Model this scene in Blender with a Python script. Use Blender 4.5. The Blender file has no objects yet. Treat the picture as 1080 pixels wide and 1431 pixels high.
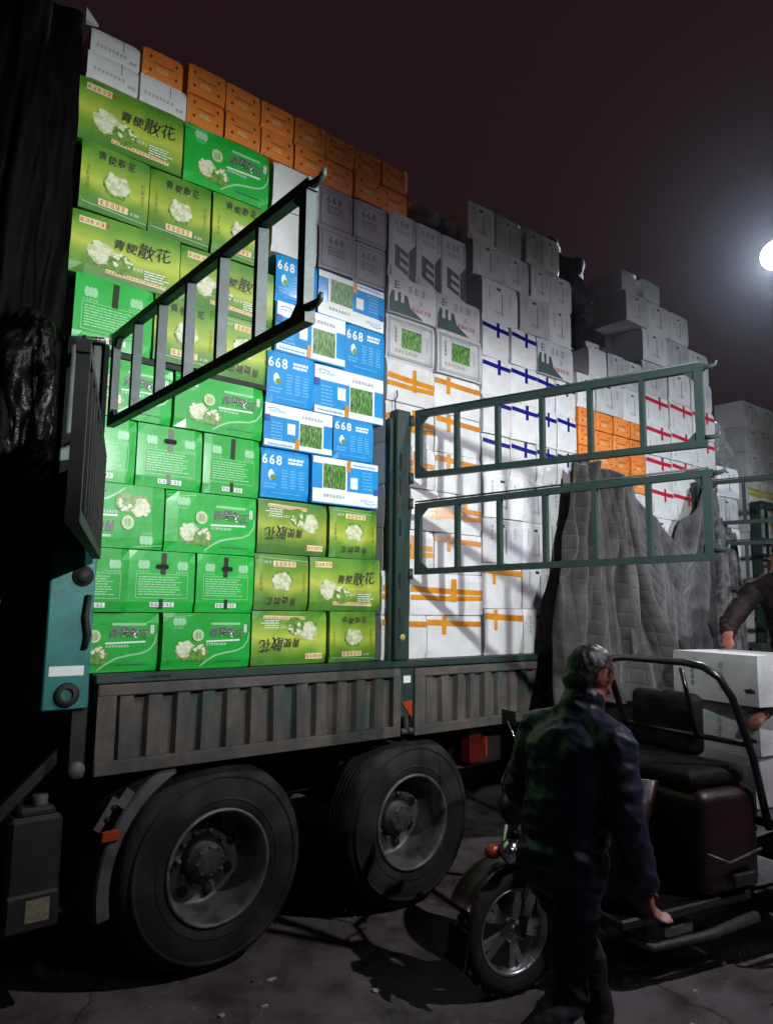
import bpy, bmesh, math, random
from mathutils import Vector, Matrix, noise, kdtree
R = math.radians
random.seed(7)
S = bpy.context.scene
C = S.collection

# ------------------------------------------------------------------ camera
cam_d = bpy.data.cameras.new('camera'); cam = bpy.data.objects.new('camera', cam_d); C.objects.link(cam)
cam_d.sensor_fit = 'VERTICAL'; cam_d.sensor_height = 36.0; cam_d.sensor_width = 36.0
cam_d.lens = 1021.5 / 1431 * 36.0
cam_d.clip_start = 0.05; cam_d.clip_end = 500
psi, pit, rol = R(50.687), R(7.459), R(0.66)
fw = Vector((math.cos(psi)*math.cos(pit), math.sin(psi)*math.cos(pit), math.sin(pit)))
rt = Vector((math.sin(psi), -math.cos(psi), 0)); up = rt.cross(fw)
r2 = math.cos(rol)*rt + math.sin(rol)*up; u2 = -math.sin(rol)*rt + math.cos(rol)*up
M = Matrix((r2, u2, -fw)).transposed().to_4x4(); M.translation = (0, -3.646, 1.886)
cam.matrix_world = M
S.camera = cam

# ------------------------------------------------------------------ world, light, exposure
W = bpy.data.worlds.new('World'); S.world = W; W.use_nodes = True
bg = W.node_tree.nodes['Background']; bg.inputs[0].default_value = (0.0150, 0.0072, 0.0090, 1); bg.inputs[1].default_value = 0.9
S.view_settings.view_transform = 'Standard'; S.view_settings.look = 'None'
S.view_settings.exposure = 0.0; S.view_settings.gamma = 1.0
S.render.engine = 'CYCLES'
cy = S.cycles
cy.use_denoising = True
cy.max_bounces = 4; cy.diffuse_bounces = 2; cy.glossy_bounces = 3; cy.transparent_max_bounces = 8
cy.volume_bounces = 0; cy.sample_clamp_indirect = 4.0
cy.caustics_reflective = False; cy.caustics_refractive = False

def spot(name, loc, target, power, size, blend, radius, col, wide=1.0, roll=0.0):
    l = bpy.data.lights.new(name, 'SPOT'); l.energy = power; l.spot_size = R(size); l.spot_blend = blend
    l.shadow_soft_size = radius; l.color = col
    o = bpy.data.objects.new(name, l); C.objects.link(o)
    o.location = loc; o.rotation_euler = (Vector(target) - Vector(loc)).to_track_quat('-Z', 'Y').to_euler()
    o.rotation_euler = (o.rotation_euler.to_matrix() @ Matrix.Rotation(R(roll), 3, 'Z')).to_euler(); o.scale = (wide, 1, 1)
    return o
LAMP_A = (2.35, -4.35, 3.42)
LAMP_B = (7.6, -5.0, 3.5)
AIM_A = (2.9, 0, 2.80); AIM_B = (6.6, 0, 2.95)
spot('flood_light', LAMP_A, AIM_A, 760, 58, 1.0, 0.05, (0.93, 0.99, 1.0), 14, -9)   # long trough reflector, tilted a little
spot('flood_light', LAMP_B, AIM_B, 560, 50, 1.0, 0.1, (0.80, 0.88, 1.0), 1.5, 0)
YARD = (5.4, -5.0, 6.3)
spot('yard_light', YARD, (3.1, -1.0, 0), 900, 83, 1.0, 0.05, (0.93, 0.88, 1.0))
HAZE = 0.0008
STREET = (11.95, 1.05, 7.62)
pl = bpy.data.lights.new('street_light', 'POINT'); pl.energy = 1700; pl.shadow_soft_size = 0.1; pl.color = (0.82, 0.9, 1.0)
plo = bpy.data.objects.new('street_light', pl); C.objects.link(plo); plo.location = (STREET[0] - .12, STREET[1] - .10, STREET[2] - .12)

# ------------------------------------------------------------------ materials
MATS = {}
def nodes_of(name):
    m = bpy.data.materials.new(name); m.use_nodes = True
    nt = m.node_tree; b = nt.nodes['Principled BSDF']
    MATS[name] = m
    return m, nt, nt.nodes, nt.links, b
def mat(name, col, rough=0.6, col2=None, scale=8.0, lo=0.4, hi=0.65, detail=5, metal=0.0, bump=0.0, bscale=40.0, bdist=0.01,
        coat=0.0, spec=0.5, rvar=0.0, jitter=0.0, coords='Object', alpha=1.0, trans=0.0, sheen=0.0):
    m, nt, N, L, b = nodes_of(name)
    tc = N.new('ShaderNodeTexCoord')
    b.inputs['Roughness'].default_value = rough; b.inputs['Metallic'].default_value = metal
    b.inputs['Coat Weight'].default_value = coat; b.inputs['Coat Roughness'].default_value = 0.12
    b.inputs['Specular IOR Level'].default_value = spec
    b.inputs['Alpha'].default_value = alpha; b.inputs['Transmission Weight'].default_value = trans
    b.inputs['Sheen Weight'].default_value = sheen
    b.inputs['Base Color'].default_value = (*col, 1)
    src = None
    if col2 is not None:
        n = N.new('ShaderNodeTexNoise'); n.inputs['Scale'].default_value = scale; n.inputs['Detail'].default_value = detail
        L.new(tc.outputs[coords], n.inputs['Vector'])
        r = N.new('ShaderNodeValToRGB'); r.color_ramp.elements[0].position = lo; r.color_ramp.elements[1].position = hi
        r.color_ramp.elements[0].color = (*col, 1); r.color_ramp.elements[1].color = (*col2, 1)
        L.new(n.outputs['Fac'], r.inputs[0]); src = r.outputs[0]
        if rvar:
            mr = N.new('ShaderNodeMapRange'); mr.inputs['To Min'].default_value = rough - rvar; mr.inputs['To Max'].default_value = rough + rvar
            L.new(n.outputs['Fac'], mr.inputs['Value']); L.new(mr.outputs[0], b.inputs['Roughness'])
    if jitter:
        oi = N.new('ShaderNodeObjectInfo'); mr = N.new('ShaderNodeMapRange')
        mr.inputs['To Min'].default_value = 1 - jitter; mr.inputs['To Max'].default_value = 1 + jitter
        L.new(oi.outputs['Random'], mr.inputs['Value'])
        h = N.new('ShaderNodeHueSaturation'); h.inputs['Color'].default_value = (*col, 1)
        if src: L.new(src, h.inputs['Color'])
        L.new(mr.outputs[0], h.inputs['Value']); src = h.outputs[0]
    if src: L.new(src, b.inputs['Base Color'])
    if bump:
        n2 = N.new('ShaderNodeTexNoise'); n2.inputs['Scale'].default_value = bscale; n2.inputs['Detail'].default_value = 4
        L.new(tc.outputs[coords], n2.inputs['Vector'])
        bp = N.new('ShaderNodeBump'); bp.inputs['Strength'].default_value = bump; bp.inputs['Distance'].default_value = bdist
        L.new(n2.outputs['Fac'], bp.inputs['Height']); L.new(bp.outputs[0], b.inputs['Normal'])
    return m
def lime_mat():
    m, nt, N, L, b = nodes_of('lime_print')
    tc = N.new('ShaderNodeTexCoord'); sp = N.new('ShaderNodeSeparateXYZ'); L.new(tc.outputs['Object'], sp.inputs[0])
    w = N.new('ShaderNodeTexNoise'); w.inputs['Scale'].default_value = 4.0; w.inputs['Detail'].default_value = 2; L.new(tc.outputs['Object'], w.inputs['Vector'])
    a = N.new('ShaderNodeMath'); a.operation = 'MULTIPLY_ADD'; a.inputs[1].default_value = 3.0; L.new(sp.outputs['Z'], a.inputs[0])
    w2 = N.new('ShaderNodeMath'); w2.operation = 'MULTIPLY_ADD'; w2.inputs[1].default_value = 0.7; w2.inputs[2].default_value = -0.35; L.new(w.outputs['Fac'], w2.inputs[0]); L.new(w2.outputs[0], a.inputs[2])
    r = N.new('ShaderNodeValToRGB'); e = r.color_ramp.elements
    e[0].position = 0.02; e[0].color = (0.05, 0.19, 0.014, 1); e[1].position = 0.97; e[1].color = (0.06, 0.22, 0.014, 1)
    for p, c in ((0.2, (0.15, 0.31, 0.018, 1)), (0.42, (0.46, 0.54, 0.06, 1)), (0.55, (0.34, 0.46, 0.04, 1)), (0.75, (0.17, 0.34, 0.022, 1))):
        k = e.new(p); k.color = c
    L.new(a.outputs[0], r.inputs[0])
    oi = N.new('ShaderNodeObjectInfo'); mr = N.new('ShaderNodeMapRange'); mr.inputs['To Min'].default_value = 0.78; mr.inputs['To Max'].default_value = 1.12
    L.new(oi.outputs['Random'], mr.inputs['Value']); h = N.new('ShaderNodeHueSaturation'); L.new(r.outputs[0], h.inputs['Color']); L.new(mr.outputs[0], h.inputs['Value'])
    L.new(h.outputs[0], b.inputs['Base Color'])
    b.inputs['Roughness'].default_value = 0.48; b.inputs['Coat Weight'].default_value = 0.08; b.inputs['Coat Roughness'].default_value = 0.25
    n2 = N.new('ShaderNodeTexNoise'); n2.inputs['Scale'].default_value = 7; L.new(tc.outputs['Object'], n2.inputs['Vector'])
    bp = N.new('ShaderNodeBump'); bp.inputs['Strength'].default_value = 0.35; bp.inputs['Distance'].default_value = 0.02
    L.new(n2.outputs['Fac'], bp.inputs['Height']); L.new(bp.outputs[0], b.inputs['Normal'])
lime_mat()
def floret_mat():
    m, nt, N, L, b = nodes_of('floret_print')
    tc = N.new('ShaderNodeTexCoord'); v = N.new('ShaderNodeTexVoronoi'); v.inputs['Scale'].default_value = 120; L.new(tc.outputs['Object'], v.inputs['Vector'])
    r = N.new('ShaderNodeValToRGB'); e = r.color_ramp.elements
    e[0].position = 0.1; e[0].color = (0.86, 0.86, 0.70, 1); e[1].position = 0.95; e[1].color = (0.50, 0.55, 0.30, 1)
    L.new(v.outputs['Distance'], r.inputs[0]); L.new(r.outputs[0], b.inputs['Base Color']); b.inputs['Roughness'].default_value = 0.4
floret_mat()
mat('floret_shade', (0.60, 0.62, 0.38), 0.4, (0.42, 0.48, 0.22), 90)
def beans_mat():
    m, nt, N, L, b = nodes_of('bean_photo_print')
    tc = N.new('ShaderNodeTexCoord'); mp = N.new('ShaderNodeMapping'); mp.inputs['Scale'].default_value = (90, 1, 26); mp.inputs['Rotation'].default_value = (0, 0.3, 0)
    L.new(tc.outputs['Object'], mp.inputs[0]); v = N.new('ShaderNodeTexNoise'); v.inputs['Scale'].default_value = 1.0; v.inputs['Detail'].default_value = 4
    L.new(mp.outputs[0], v.inputs['Vector'])
    r = N.new('ShaderNodeValToRGB'); e = r.color_ramp.elements
    e[0].position = 0.36; e[0].color = (0.015, 0.06, 0.01, 1); e[1].position = 0.68; e[1].color = (0.24, 0.42, 0.12, 1)
    k = e.new(0.5); k.color = (0.07, 0.2, 0.035, 1)
    L.new(v.outputs['Fac'], r.inputs[0]); L.new(r.outputs[0], b.inputs['Base Color']); b.inputs['Roughness'].default_value = 0.35
beans_mat()
gloss = dict(coat=0.45, bump=0.3, bscale=7, bdist=0.02)
mat('green_carton', (0.008, 0.36, 0.033), 0.42, (0.014, 0.43, 0.048), 5, jitter=0.16, coat=0.5, bump=0.3, bscale=7, bdist=0.02, spec=0.35)
mat('blue_carton', (0.006, 0.25, 0.60), 0.45, (0.010, 0.29, 0.65), 5, jitter=0.08, coat=0.1, bump=0.3, bscale=7, bdist=0.02, spec=0.3)
mat('navy_print', (0.012, 0.06, 0.32), 0.4)
mat('light_blue_print', (0.12, 0.42, 0.8), 0.4)
mat('white_carton', (0.72, 0.72, 0.72), 0.55, (0.63, 0.63, 0.62), 4, jitter=0.07, bump=0.25, bscale=6, bdist=0.02)
mat('foam_white', (0.70, 0.70, 0.69), 0.5, (0.57, 0.57, 0.55), 6, jitter=0.06, bump=0.35, bscale=60, bdist=0.003)
mat('aged_white', (0.56, 0.56, 0.56), 0.55, (0.44, 0.44, 0.45), 6, jitter=0.1, bump=0.25, bscale=8, bdist=0.02)
mat('lilac_white', (0.34, 0.32, 0.36), 0.6, (0.27, 0.25, 0.29), 6, jitter=0.08)
mat('orange_carton', (0.80, 0.235, 0.03), 0.6, (0.66, 0.17, 0.02), 6, jitter=0.12, bump=0.25, bscale=8)
mat('print_black', (0.008, 0.009, 0.008), 0.4)
mat('print_white', (0.8, 0.82, 0.78), 0.4)
mat('print_lime', (0.5, 0.6, 0.22), 0.4)
mat('print_pale_green', (0.30, 0.62, 0.32), 0.4)
mat('print_red', (0.48, 0.03, 0.02), 0.45)
mat('print_cream', (0.75, 0.66, 0.35), 0.45)
mat('print_olive', (0.20, 0.20, 0.015), 0.45)
mat('print_dark_green', (0.015, 0.10, 0.03), 0.45)
mat('print_ink_green', (0.035, 0.065, 0.06), 0.5)
mat('print_brown', (0.12, 0.03, 0.008), 0.6)
mat('print_charcoal', (0.06, 0.055, 0.07), 0.5)
mat('print_grey', (0.18, 0.18, 0.2), 0.5)
mat('leaf_print', (0.07, 0.2, 0.015), 0.4, (0.2, 0.36, 0.06), 40)
mat('tape_orange', (0.68, 0.27, 0.015), 0.25, (0.55, 0.19, 0.012), 12, coat=0.5)
mat('tape_blue', (0.006, 0.008, 0.2), 0.25, coat=0.5)
mat('tape_red', (0.6, 0.015, 0.06), 0.25, coat=0.5)
mat('tape_yellow', (0.55, 0.5, 0.05), 0.3, coat=0.4)
mat('tape_dark', (0.03, 0.04, 0.02), 0.25, coat=0.4)
mat('hole_dark', (0.006, 0.006, 0.006), 0.8)
mat('green_paint', (0.014, 0.042, 0.034), 0.5, (0.028, 0.032, 0.028), 14, 0.45, 0.7, bump=0.15, bscale=60, bdist=0.004, rvar=0.1)
mat('gate_paint', (0.024, 0.050, 0.045), 0.5, (0.044, 0.047, 0.043), 16, 0.46, 0.72, bump=0.2, bscale=60, bdist=0.004, rvar=0.1)
mat('teal_paint', (0.016, 0.18, 0.155), 0.5, (0.010, 0.085, 0.075), 9, 0.48, 0.72, detail=8, bump=0.15, bscale=50, bdist=0.004)
def panel_mat():
    m, nt, N, L, b = nodes_of('dusty_panel'); tc = N.new('ShaderNodeTexCoord')
    n = N.new('ShaderNodeTexNoise'); n.inputs['Scale'].default_value = 4; n.inputs['Detail'].default_value = 9; n.inputs['Roughness'].default_value = .65; L.new(tc.outputs['Object'], n.inputs['Vector'])
    r = N.new('ShaderNodeValToRGB'); e = r.color_ramp.elements; e[0].position = .36; e[0].color = (.115, .100, .088, 1); e[1].position = .66; e[1].color = (.042, .068, .058, 1); k = e.new(.52); k.color = (.080, .070, .061, 1)
    L.new(n.outputs['Fac'], r.inputs[0])
    mp = N.new('ShaderNodeMapping'); mp.inputs['Scale'].default_value = (22, 22, 5); L.new(tc.outputs['Object'], mp.inputs[0]); s = N.new('ShaderNodeTexNoise'); s.inputs['Scale'].default_value = 1; s.inputs['Detail'].default_value = 6; L.new(mp.outputs[0], s.inputs['Vector'])
    r2_ = N.new('ShaderNodeValToRGB'); r2_.color_ramp.elements[0].position = .3; r2_.color_ramp.elements[0].color = (.78, .78, .78, 1); r2_.color_ramp.elements[1].position = .7; r2_.color_ramp.elements[1].color = (1.12, 1.11, 1.10, 1); L.new(s.outputs['Fac'], r2_.inputs[0])
    mx = N.new('ShaderNodeMixRGB'); mx.blend_type = 'MULTIPLY'; mx.inputs[0].default_value = 1; L.new(r.outputs[0], mx.inputs[1]); L.new(r2_.outputs[0], mx.inputs[2]); L.new(mx.outputs[0], b.inputs['Base Color']); b.inputs['Roughness'].default_value = .8
    bp = N.new('ShaderNodeBump'); bp.inputs['Strength'].default_value = .3; bp.inputs['Distance'].default_value = .006; L.new(s.outputs['Fac'], bp.inputs['Height']); L.new(bp.outputs[0], b.inputs['Normal'])
panel_mat()
mat('chassis_black', (0.012, 0.011, 0.011), 0.7, (0.022, 0.018, 0.016), 9, bump=0.1)
mat('black_plastic_sheet', (0.0016, 0.0014, 0.0016), 0.6, bump=0.3, bscale=9, bdist=0.03, spec=0.06)
mat('black_plastic_film', (0.0035, 0.0032, 0.0035), 0.36, bump=0.6, bscale=12, bdist=0.03, spec=0.22)
mat('tyre_rubber', (0.015, 0.0145, 0.0145), 0.85, (0.045, 0.041, 0.039), 5, 0.42, 0.7, detail=10, bump=0.25, bscale=90, bdist=0.003, spec=0.25)
mat('rim_steel', (0.17, 0.165, 0.16), 0.5, (0.06, 0.055, 0.052), 9, 0.45, 0.68, detail=8, metal=0.35, bump=0.1, bscale=60)
mat('hub_grease', (0.03, 0.027, 0.026), 0.6, (0.055, 0.05, 0.05), 18, bump=0.2, bscale=40)
mat('alloy', (0.42, 0.42, 0.43), 0.3, (0.3, 0.3, 0.3), 20, metal=0.85, rvar=0.08)
mat('chrome', (0.6, 0.6, 0.62), 0.15, metal=1.0)
mat('mudguard_grey', (0.10, 0.095, 0.095), 0.6, (0.065, 0.06, 0.06), 12)
mat('reflector_orange', (0.38, 0.045, 0.012), 0.3)
mat('reflector_red', (0.10, 0.008, 0.004), 0.35)
mat('sticker_yellow', (0.45, 0.42, 0.12), 0.5)
mat('label_cream', (0.26, 0.26, 0.15), 0.55, (0.16, 0.16, 0.10), 60)
mat('jerrycan_black', (0.02, 0.02, 0.02), 0.5, (0.03, 0.028, 0.026), 12, bump=0.1)
mat('trike_red', (0.020, 0.0025, 0.004), 0.45, (0.010, 0.003, 0.003), 9, coat=0.1, bump=0.2, bscale=8, bdist=0.02)  # red darkened: the walking man's shade is put into this colour
mat('trike_black', (0.008, 0.008, 0.009), 0.3, coat=0.3)
mat('seat_vinyl', (0.006, 0.005, 0.0045), 0.65, (0.010, 0.008, 0.007), 9, bump=0.4, bscale=12, bdist=0.02, spec=0.2)
mat('jacket_navy', (0.0055, 0.008, 0.022), 0.48, (0.009, 0.014, 0.042), 7, 0.4, 0.7, bump=0.3, bscale=60, bdist=0.004, spec=0.45)
mat('trousers_black', (0.006, 0.006, 0.0085), 0.8, (0.010, 0.010, 0.013), 8, bump=0.3, bscale=26, bdist=0.012, spec=0.3)
mat('jacket_brown', (0.014, 0.007, 0.006), 0.7, (0.009, 0.005, 0.004), 7, bump=0.4, bscale=14, bdist=0.02, spec=0.25)
mat('jacket_dark', (0.012, 0.010, 0.012), 0.7, bump=0.3, bscale=14, bdist=0.02)
mat('skin', (0.30, 0.11, 0.08), 0.55, (0.24, 0.08, 0.06), 20)
mat('hair_black', (0.010, 0.008, 0.0075), 0.42, (0.018, 0.015, 0.013), 60, bump=0.6, bscale=140, bdist=0.006)
mat('cap_leather', (0.011, 0.009, 0.008), 0.48, (0.02, 0.017, 0.015), 14, bump=0.4, bscale=40, bdist=0.006)
mat('shoe_black', (0.010, 0.010, 0.010), 0.4)
mat('litter_paper', (0.4, 0.4, 0.38), 0.7)
mat('grit_stone', (0.10, 0.095, 0.09), 0.9)
mat('dry_leaf', (0.14, 0.09, 0.03), 0.8)
mat('lamp_housing', (0.03, 0.03, 0.032), 0.5)
mat('pole_grey', (0.05, 0.052, 0.058), 0.6, (0.035, 0.037, 0.04), 5)
mat('clear_plastic', (0.5, 0.5, 0.52), 0.12, alpha=0.35, bump=0.9, bscale=24, bdist=0.03, spec=0.9)

mat('blanket_streaked', (0.15, 0.14, 0.14), 0.9, (0.045, 0.04, 0.045), 10, 0.42, 0.56, bump=0.4, bscale=30, bdist=0.02, sheen=0.3)
def quilt_mat(name, c1, c2, pitch):
    m, nt, N, L, b = nodes_of(name)
    uv = N.new('ShaderNodeUVMap'); sp = N.new('ShaderNodeSeparateXYZ'); L.new(uv.outputs[0], sp.inputs[0])
    out = []
    for ax in ('X', 'Y'):
        f = N.new('ShaderNodeMath'); f.operation = 'MULTIPLY'; f.inputs[1].default_value = math.pi / pitch; L.new(sp.outputs[ax], f.inputs[0])
        s = N.new('ShaderNodeMath'); s.operation = 'SINE'; L.new(f.outputs[0], s.inputs[0])
        a = N.new('ShaderNodeMath'); a.operation = 'ABSOLUTE'; L.new(s.outputs[0], a.inputs[0])
        p = N.new('ShaderNodeMath'); p.operation = 'POWER'; p.inputs[1].default_value = 0.35; L.new(a.outputs[0], p.inputs[0]); out.append(p)
    mul = N.new('ShaderNodeMath'); mul.operation = 'MULTIPLY'; L.new(out[0].outputs[0], mul.inputs[0]); L.new(out[1].outputs[0], mul.inputs[1])
    bp = N.new('ShaderNodeBump'); bp.inputs['Strength'].default_value = 0.8; bp.inputs['Distance'].default_value = 0.016
    L.new(mul.outputs[0], bp.inputs['Height']); L.new(bp.outputs[0], b.inputs['Normal'])
    tc = N.new('ShaderNodeTexCoord'); n = N.new('ShaderNodeTexNoise'); n.inputs['Scale'].default_value = 6; n.inputs['Detail'].default_value = 6; L.new(tc.outputs['Object'], n.inputs['Vector'])
    r = N.new('ShaderNodeValToRGB'); r.color_ramp.elements[0].position = 0.38; r.color_ramp.elements[1].position = 0.66
    r.color_ramp.elements[0].color = (*c1, 1); r.color_ramp.elements[1].color = (*c2, 1)
    L.new(n.outputs['Fac'], r.inputs[0]); L.new(r.outputs[0], b.inputs['Base Color']); b.inputs['Roughness'].default_value = 0.9; b.inputs['Sheen Weight'].default_value = 0.25
quilt_mat('quilt_grey', (0.095, 0.090, 0.093), (0.045, 0.043, 0.045), 0.13)
quilt_mat('blanket_brown', (0.056, 0.050, 0.043), (0.028, 0.025, 0.022), 0.12)
def ground_mat():
    m, nt, N, L, b = nodes_of('concrete_ground')
    tc = N.new('ShaderNodeTexCoord')
    n = N.new('ShaderNodeTexNoise'); n.inputs['Scale'].default_value = 1.1; n.inputs['Detail'].default_value = 9; n.inputs['Roughness'].default_value = 0.65; L.new(tc.outputs['Object'], n.inputs['Vector'])
    r = N.new('ShaderNodeValToRGB'); e = r.color_ramp.elements; e[0].position = 0.32; e[0].color = (0.065, 0.056, 0.058, 1); e[1].position = 0.7; e[1].color = (0.155, 0.138, 0.142, 1)
    L.new(n.outputs['Fac'], r.inputs[0])
    v = N.new('ShaderNodeTexVoronoi'); v.feature = 'DISTANCE_TO_EDGE'; v.inputs['Scale'].default_value = 0.42
    nw = N.new('ShaderNodeTexNoise'); nw.inputs['Scale'].default_value = 3.0; nw.inputs['Detail'].default_value = 5; L.new(tc.outputs['Object'], nw.inputs['Vector'])
    ad = N.new('ShaderNodeMixRGB'); ad.blend_type = 'ADD'; ad.inputs[0].default_value = 0.5; L.new(tc.outputs['Object'], ad.inputs[1]); L.new(nw.outputs['Color'], ad.inputs[2]); L.new(ad.outputs[0], v.inputs['Vector'])
    cr = N.new('ShaderNodeValToRGB'); cr.color_ramp.elements[0].position = 0.002; cr.color_ramp.elements[0].color = (0.45, 0.45, 0.45, 1); cr.color_ramp.elements[1].position = 0.008; cr.color_ramp.elements[1].color = (1, 1, 1, 1)
    L.new(v.outputs['Distance'], cr.inputs[0])
    mx = N.new('ShaderNodeMixRGB'); mx.blend_type = 'MULTIPLY'; mx.inputs[0].default_value = 1; L.new(r.outputs[0], mx.inputs[1]); L.new(cr.outputs[0], mx.inputs[2])
    g = N.new('ShaderNodeTexNoise'); g.inputs['Scale'].default_value = 160; g.inputs['Detail'].default_value = 3; L.new(tc.outputs['Object'], g.inputs['Vector'])
    mg = N.new('ShaderNodeMixRGB'); mg.blend_type = 'OVERLAY'; mg.inputs[0].default_value = 0.5; L.new(mx.outputs[0], mg.inputs[1]); L.new(g.outputs['Fac'], mg.inputs[2])
    st = N.new('ShaderNodeTexNoise'); st.inputs['Scale'].default_value = 2.6; st.inputs['Detail'].default_value = 7; st.inputs['Roughness'].default_value = .7; L.new(tc.outputs['Object'], st.inputs['Vector'])
    sr = N.new('ShaderNodeValToRGB'); sr.color_ramp.elements[0].position = .38; sr.color_ramp.elements[0].color = (.42, .40, .40, 1); sr.color_ramp.elements[1].position = .56; sr.color_ramp.elements[1].color = (1.1, 1.1, 1.1, 1); L.new(st.outputs['Fac'], sr.inputs[0])
    mm = N.new('ShaderNodeMixRGB'); mm.blend_type = 'MULTIPLY'; mm.inputs[0].default_value = 1; L.new(mg.outputs[0], mm.inputs[1]); L.new(sr.outputs[0], mm.inputs[2])
    rm = N.new('ShaderNodeMapRange'); rm.inputs['From Min'].default_value = .35; rm.inputs['From Max'].default_value = .55; rm.inputs['To Min'].default_value = .55; rm.inputs['To Max'].default_value = .9; L.new(st.outputs['Fac'], rm.inputs['Value']); L.new(rm.outputs[0], b.inputs['Roughness'])
    L.new(mm.outputs[0], b.inputs['Base Color'])
    bp = N.new('ShaderNodeBump'); bp.inputs['Strength'].default_value = 0.5; bp.inputs['Distance'].default_value = 0.012
    am = N.new('ShaderNodeMath'); am.operation = 'ADD'; L.new(g.outputs['Fac'], am.inputs[0]); L.new(cr.outputs[0], am.inputs[1]); L.new(am.outputs[0], bp.inputs['Height']); L.new(bp.outputs[0], b.inputs['Normal'])
ground_mat()
def emit_mat(name, col, st):
    m, nt, N, L, b = nodes_of(name); b.inputs['Emission Color'].default_value = (*col, 1); b.inputs['Emission Strength'].default_value = st; m.cycles.emission_sampling = 'NONE'
emit_mat('lamp_lit', (0.85, 0.93, 1.0), 60)
emit_mat('flood_lit', (0.93, 1.0, 0.97), 40)

# ------------------------------------------------------------------ mesh helpers
class MB:
    def __init__(s): s.v = []; s.f = []; s.m = []; s.names = []; s.smooth = []
    def mi(s, m):
        if m not in s.names: s.names.append(m)
        return s.names.index(m)
    def add(s, vs, fs, m, smooth=False):
        b = len(s.v); s.v += [tuple(p) for p in vs]; i = s.mi(m)
        for f in fs: s.f.append([b + k for k in f]); s.m.append(i); s.smooth.append(smooth)
    def box(s, x0, x1, y0, y1, z0, z1, m, ch=0.0):
        if ch:   # chamfer on the vertical and front edges
            bm = bmesh.new(); bmesh.ops.create_cube(bm, size=1)
            for v in bm.verts: v.co = Vector((x0 + (v.co.x + .5) * (x1 - x0), y0 + (v.co.y + .5) * (y1 - y0), z0 + (v.co.z + .5) * (z1 - z0)))
            bmesh.ops.bevel(bm, geom=bm.edges[:], offset=ch, segments=1, affect='EDGES', profile=0.5)
            bm.verts.index_update()
            s.add([v.co[:] for v in bm.verts], [[v.index for v in f.verts] for f in bm.faces], m); bm.free(); return
        vs = [(x, y, z) for z in (z0, z1) for y in (y0, y1) for x in (x0, x1)]
        s.add(vs, [(0, 2, 3, 1), (4, 5, 7, 6), (0, 1, 5, 4), (1, 3, 7, 5), (3, 2, 6, 7), (2, 0, 4, 6)], m)
    def rbox(s, x0, x1, y0, y1, z0, z1, m, rad, seg=4, puff=0.0):
        bm = bmesh.new(); bmesh.ops.create_cube(bm, size=1)
        for v in bm.verts: v.co = Vector((x0 + (v.co.x + .5) * (x1 - x0), y0 + (v.co.y + .5) * (y1 - y0), z0 + (v.co.z + .5) * (z1 - z0)))
        bmesh.ops.bevel(bm, geom=bm.edges[:], offset=rad, segments=seg, affect='EDGES', profile=0.5)
        bm.verts.index_update(); s.add([v.co[:] for v in bm.verts], [[v.index for v in f.verts] for f in bm.faces], m, True); bm.free()
    def obox(s, o, ax, ay, az, m):   # box from corner o with edge vectors
        o, ax, ay, az = map(Vector, (o, ax, ay, az))
        vs = [o + ax * i + ay * j + az * k for k in (0, 1) for j in (0, 1) for i in (0, 1)]
        s.add([v[:] for v in vs], [(0, 2, 3, 1), (4, 5, 7, 6), (0, 1, 5, 4), (1, 3, 7, 5), (3, 2, 6, 7), (2, 0, 4, 6)], m)
    def beam(s, p, q, w, h, m, upv=(0, 0, 1)):
        p, q, upv = Vector(p), Vector(q), Vector(upv); d = (q - p); n = d.normalized(); a = n.cross(upv).normalized(); b = a.cross(n).normalized()
        s.obox(p - a * w / 2 - b * h / 2, a * w, b * h, d, m)
    def tube(s, pts, r, m, n=8, closed_ends=True):
        pts = [Vector(p) for p in pts]; rs = r if isinstance(r, (list, tuple)) else [r] * len(pts)
        rings = []; ref = Vector((0.13, 0.21, 0.97))
        for i, p in enumerate(pts):
            d = (pts[min(i + 1, len(pts) - 1)] - pts[max(i - 1, 0)]).normalized()
            a = d.cross(ref)
            if a.length < 0.1: a = d.cross(Vector((1, 0, 0)))
            a.normalize(); b = d.cross(a)
            rings.append([p + (a * math.cos(t) + b * math.sin(t)) * rs[i] for t in [2 * math.pi * k / n for k in range(n)]])
        vs = [v[:] for rg in rings for v in rg]; fs = []
        for i in range(len(pts) - 1):
            for k in range(n): fs.append((i * n + k, i * n + (k + 1) % n, (i + 1) * n + (k + 1) % n, (i + 1) * n + k))
        if closed_ends: fs.append(tuple(range(n))[::-1]); fs.append(tuple(range((len(pts) - 1) * n, len(pts) * n)))
        s.add(vs, fs, m, True)
    def lathe(s, prof, c, m, n=48, axis='Y', a0=0, a1=2 * math.pi):   # prof: (r, t) along axis
        vs = []; fs = []; full = abs(a1 - a0 - 2 * math.pi) < 1e-6; cnt = n if full else n + 1
        for k in range(cnt):
            t = a0 + (a1 - a0) * k / n
            for r, y in prof:
                if axis == 'Y': vs.append((c[0] + r * math.cos(t), c[1] + y, c[2] + r * math.sin(t)))
                else: vs.append((c[0] + r * math.cos(t), c[1] + r * math.sin(t), c[2] + y))
        q = len(prof)
        for k in range(n):
            k2 = (k + 1) % cnt
            for j in range(q - 1): fs.append((k * q + j, k * q + j + 1, k2 * q + j + 1, k2 * q + j))
        s.add(vs, fs, m, True)
    # flat print on the front (xz plane, facing -y)
    def quad(s, x0, x1, z0, z1, m, lay=1):
        y = -0.0007 * lay; s.add([(x0, y, z0), (x1, y, z0), (x1, y, z1), (x0, y, z1)], [(0, 1, 2, 3)], m)
    def poly(s, pts, m, lay=1):
        y = -0.0007 * lay; s.add([(x, y, z) for x, z in pts], [tuple(range(len(pts)))], m)
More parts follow.
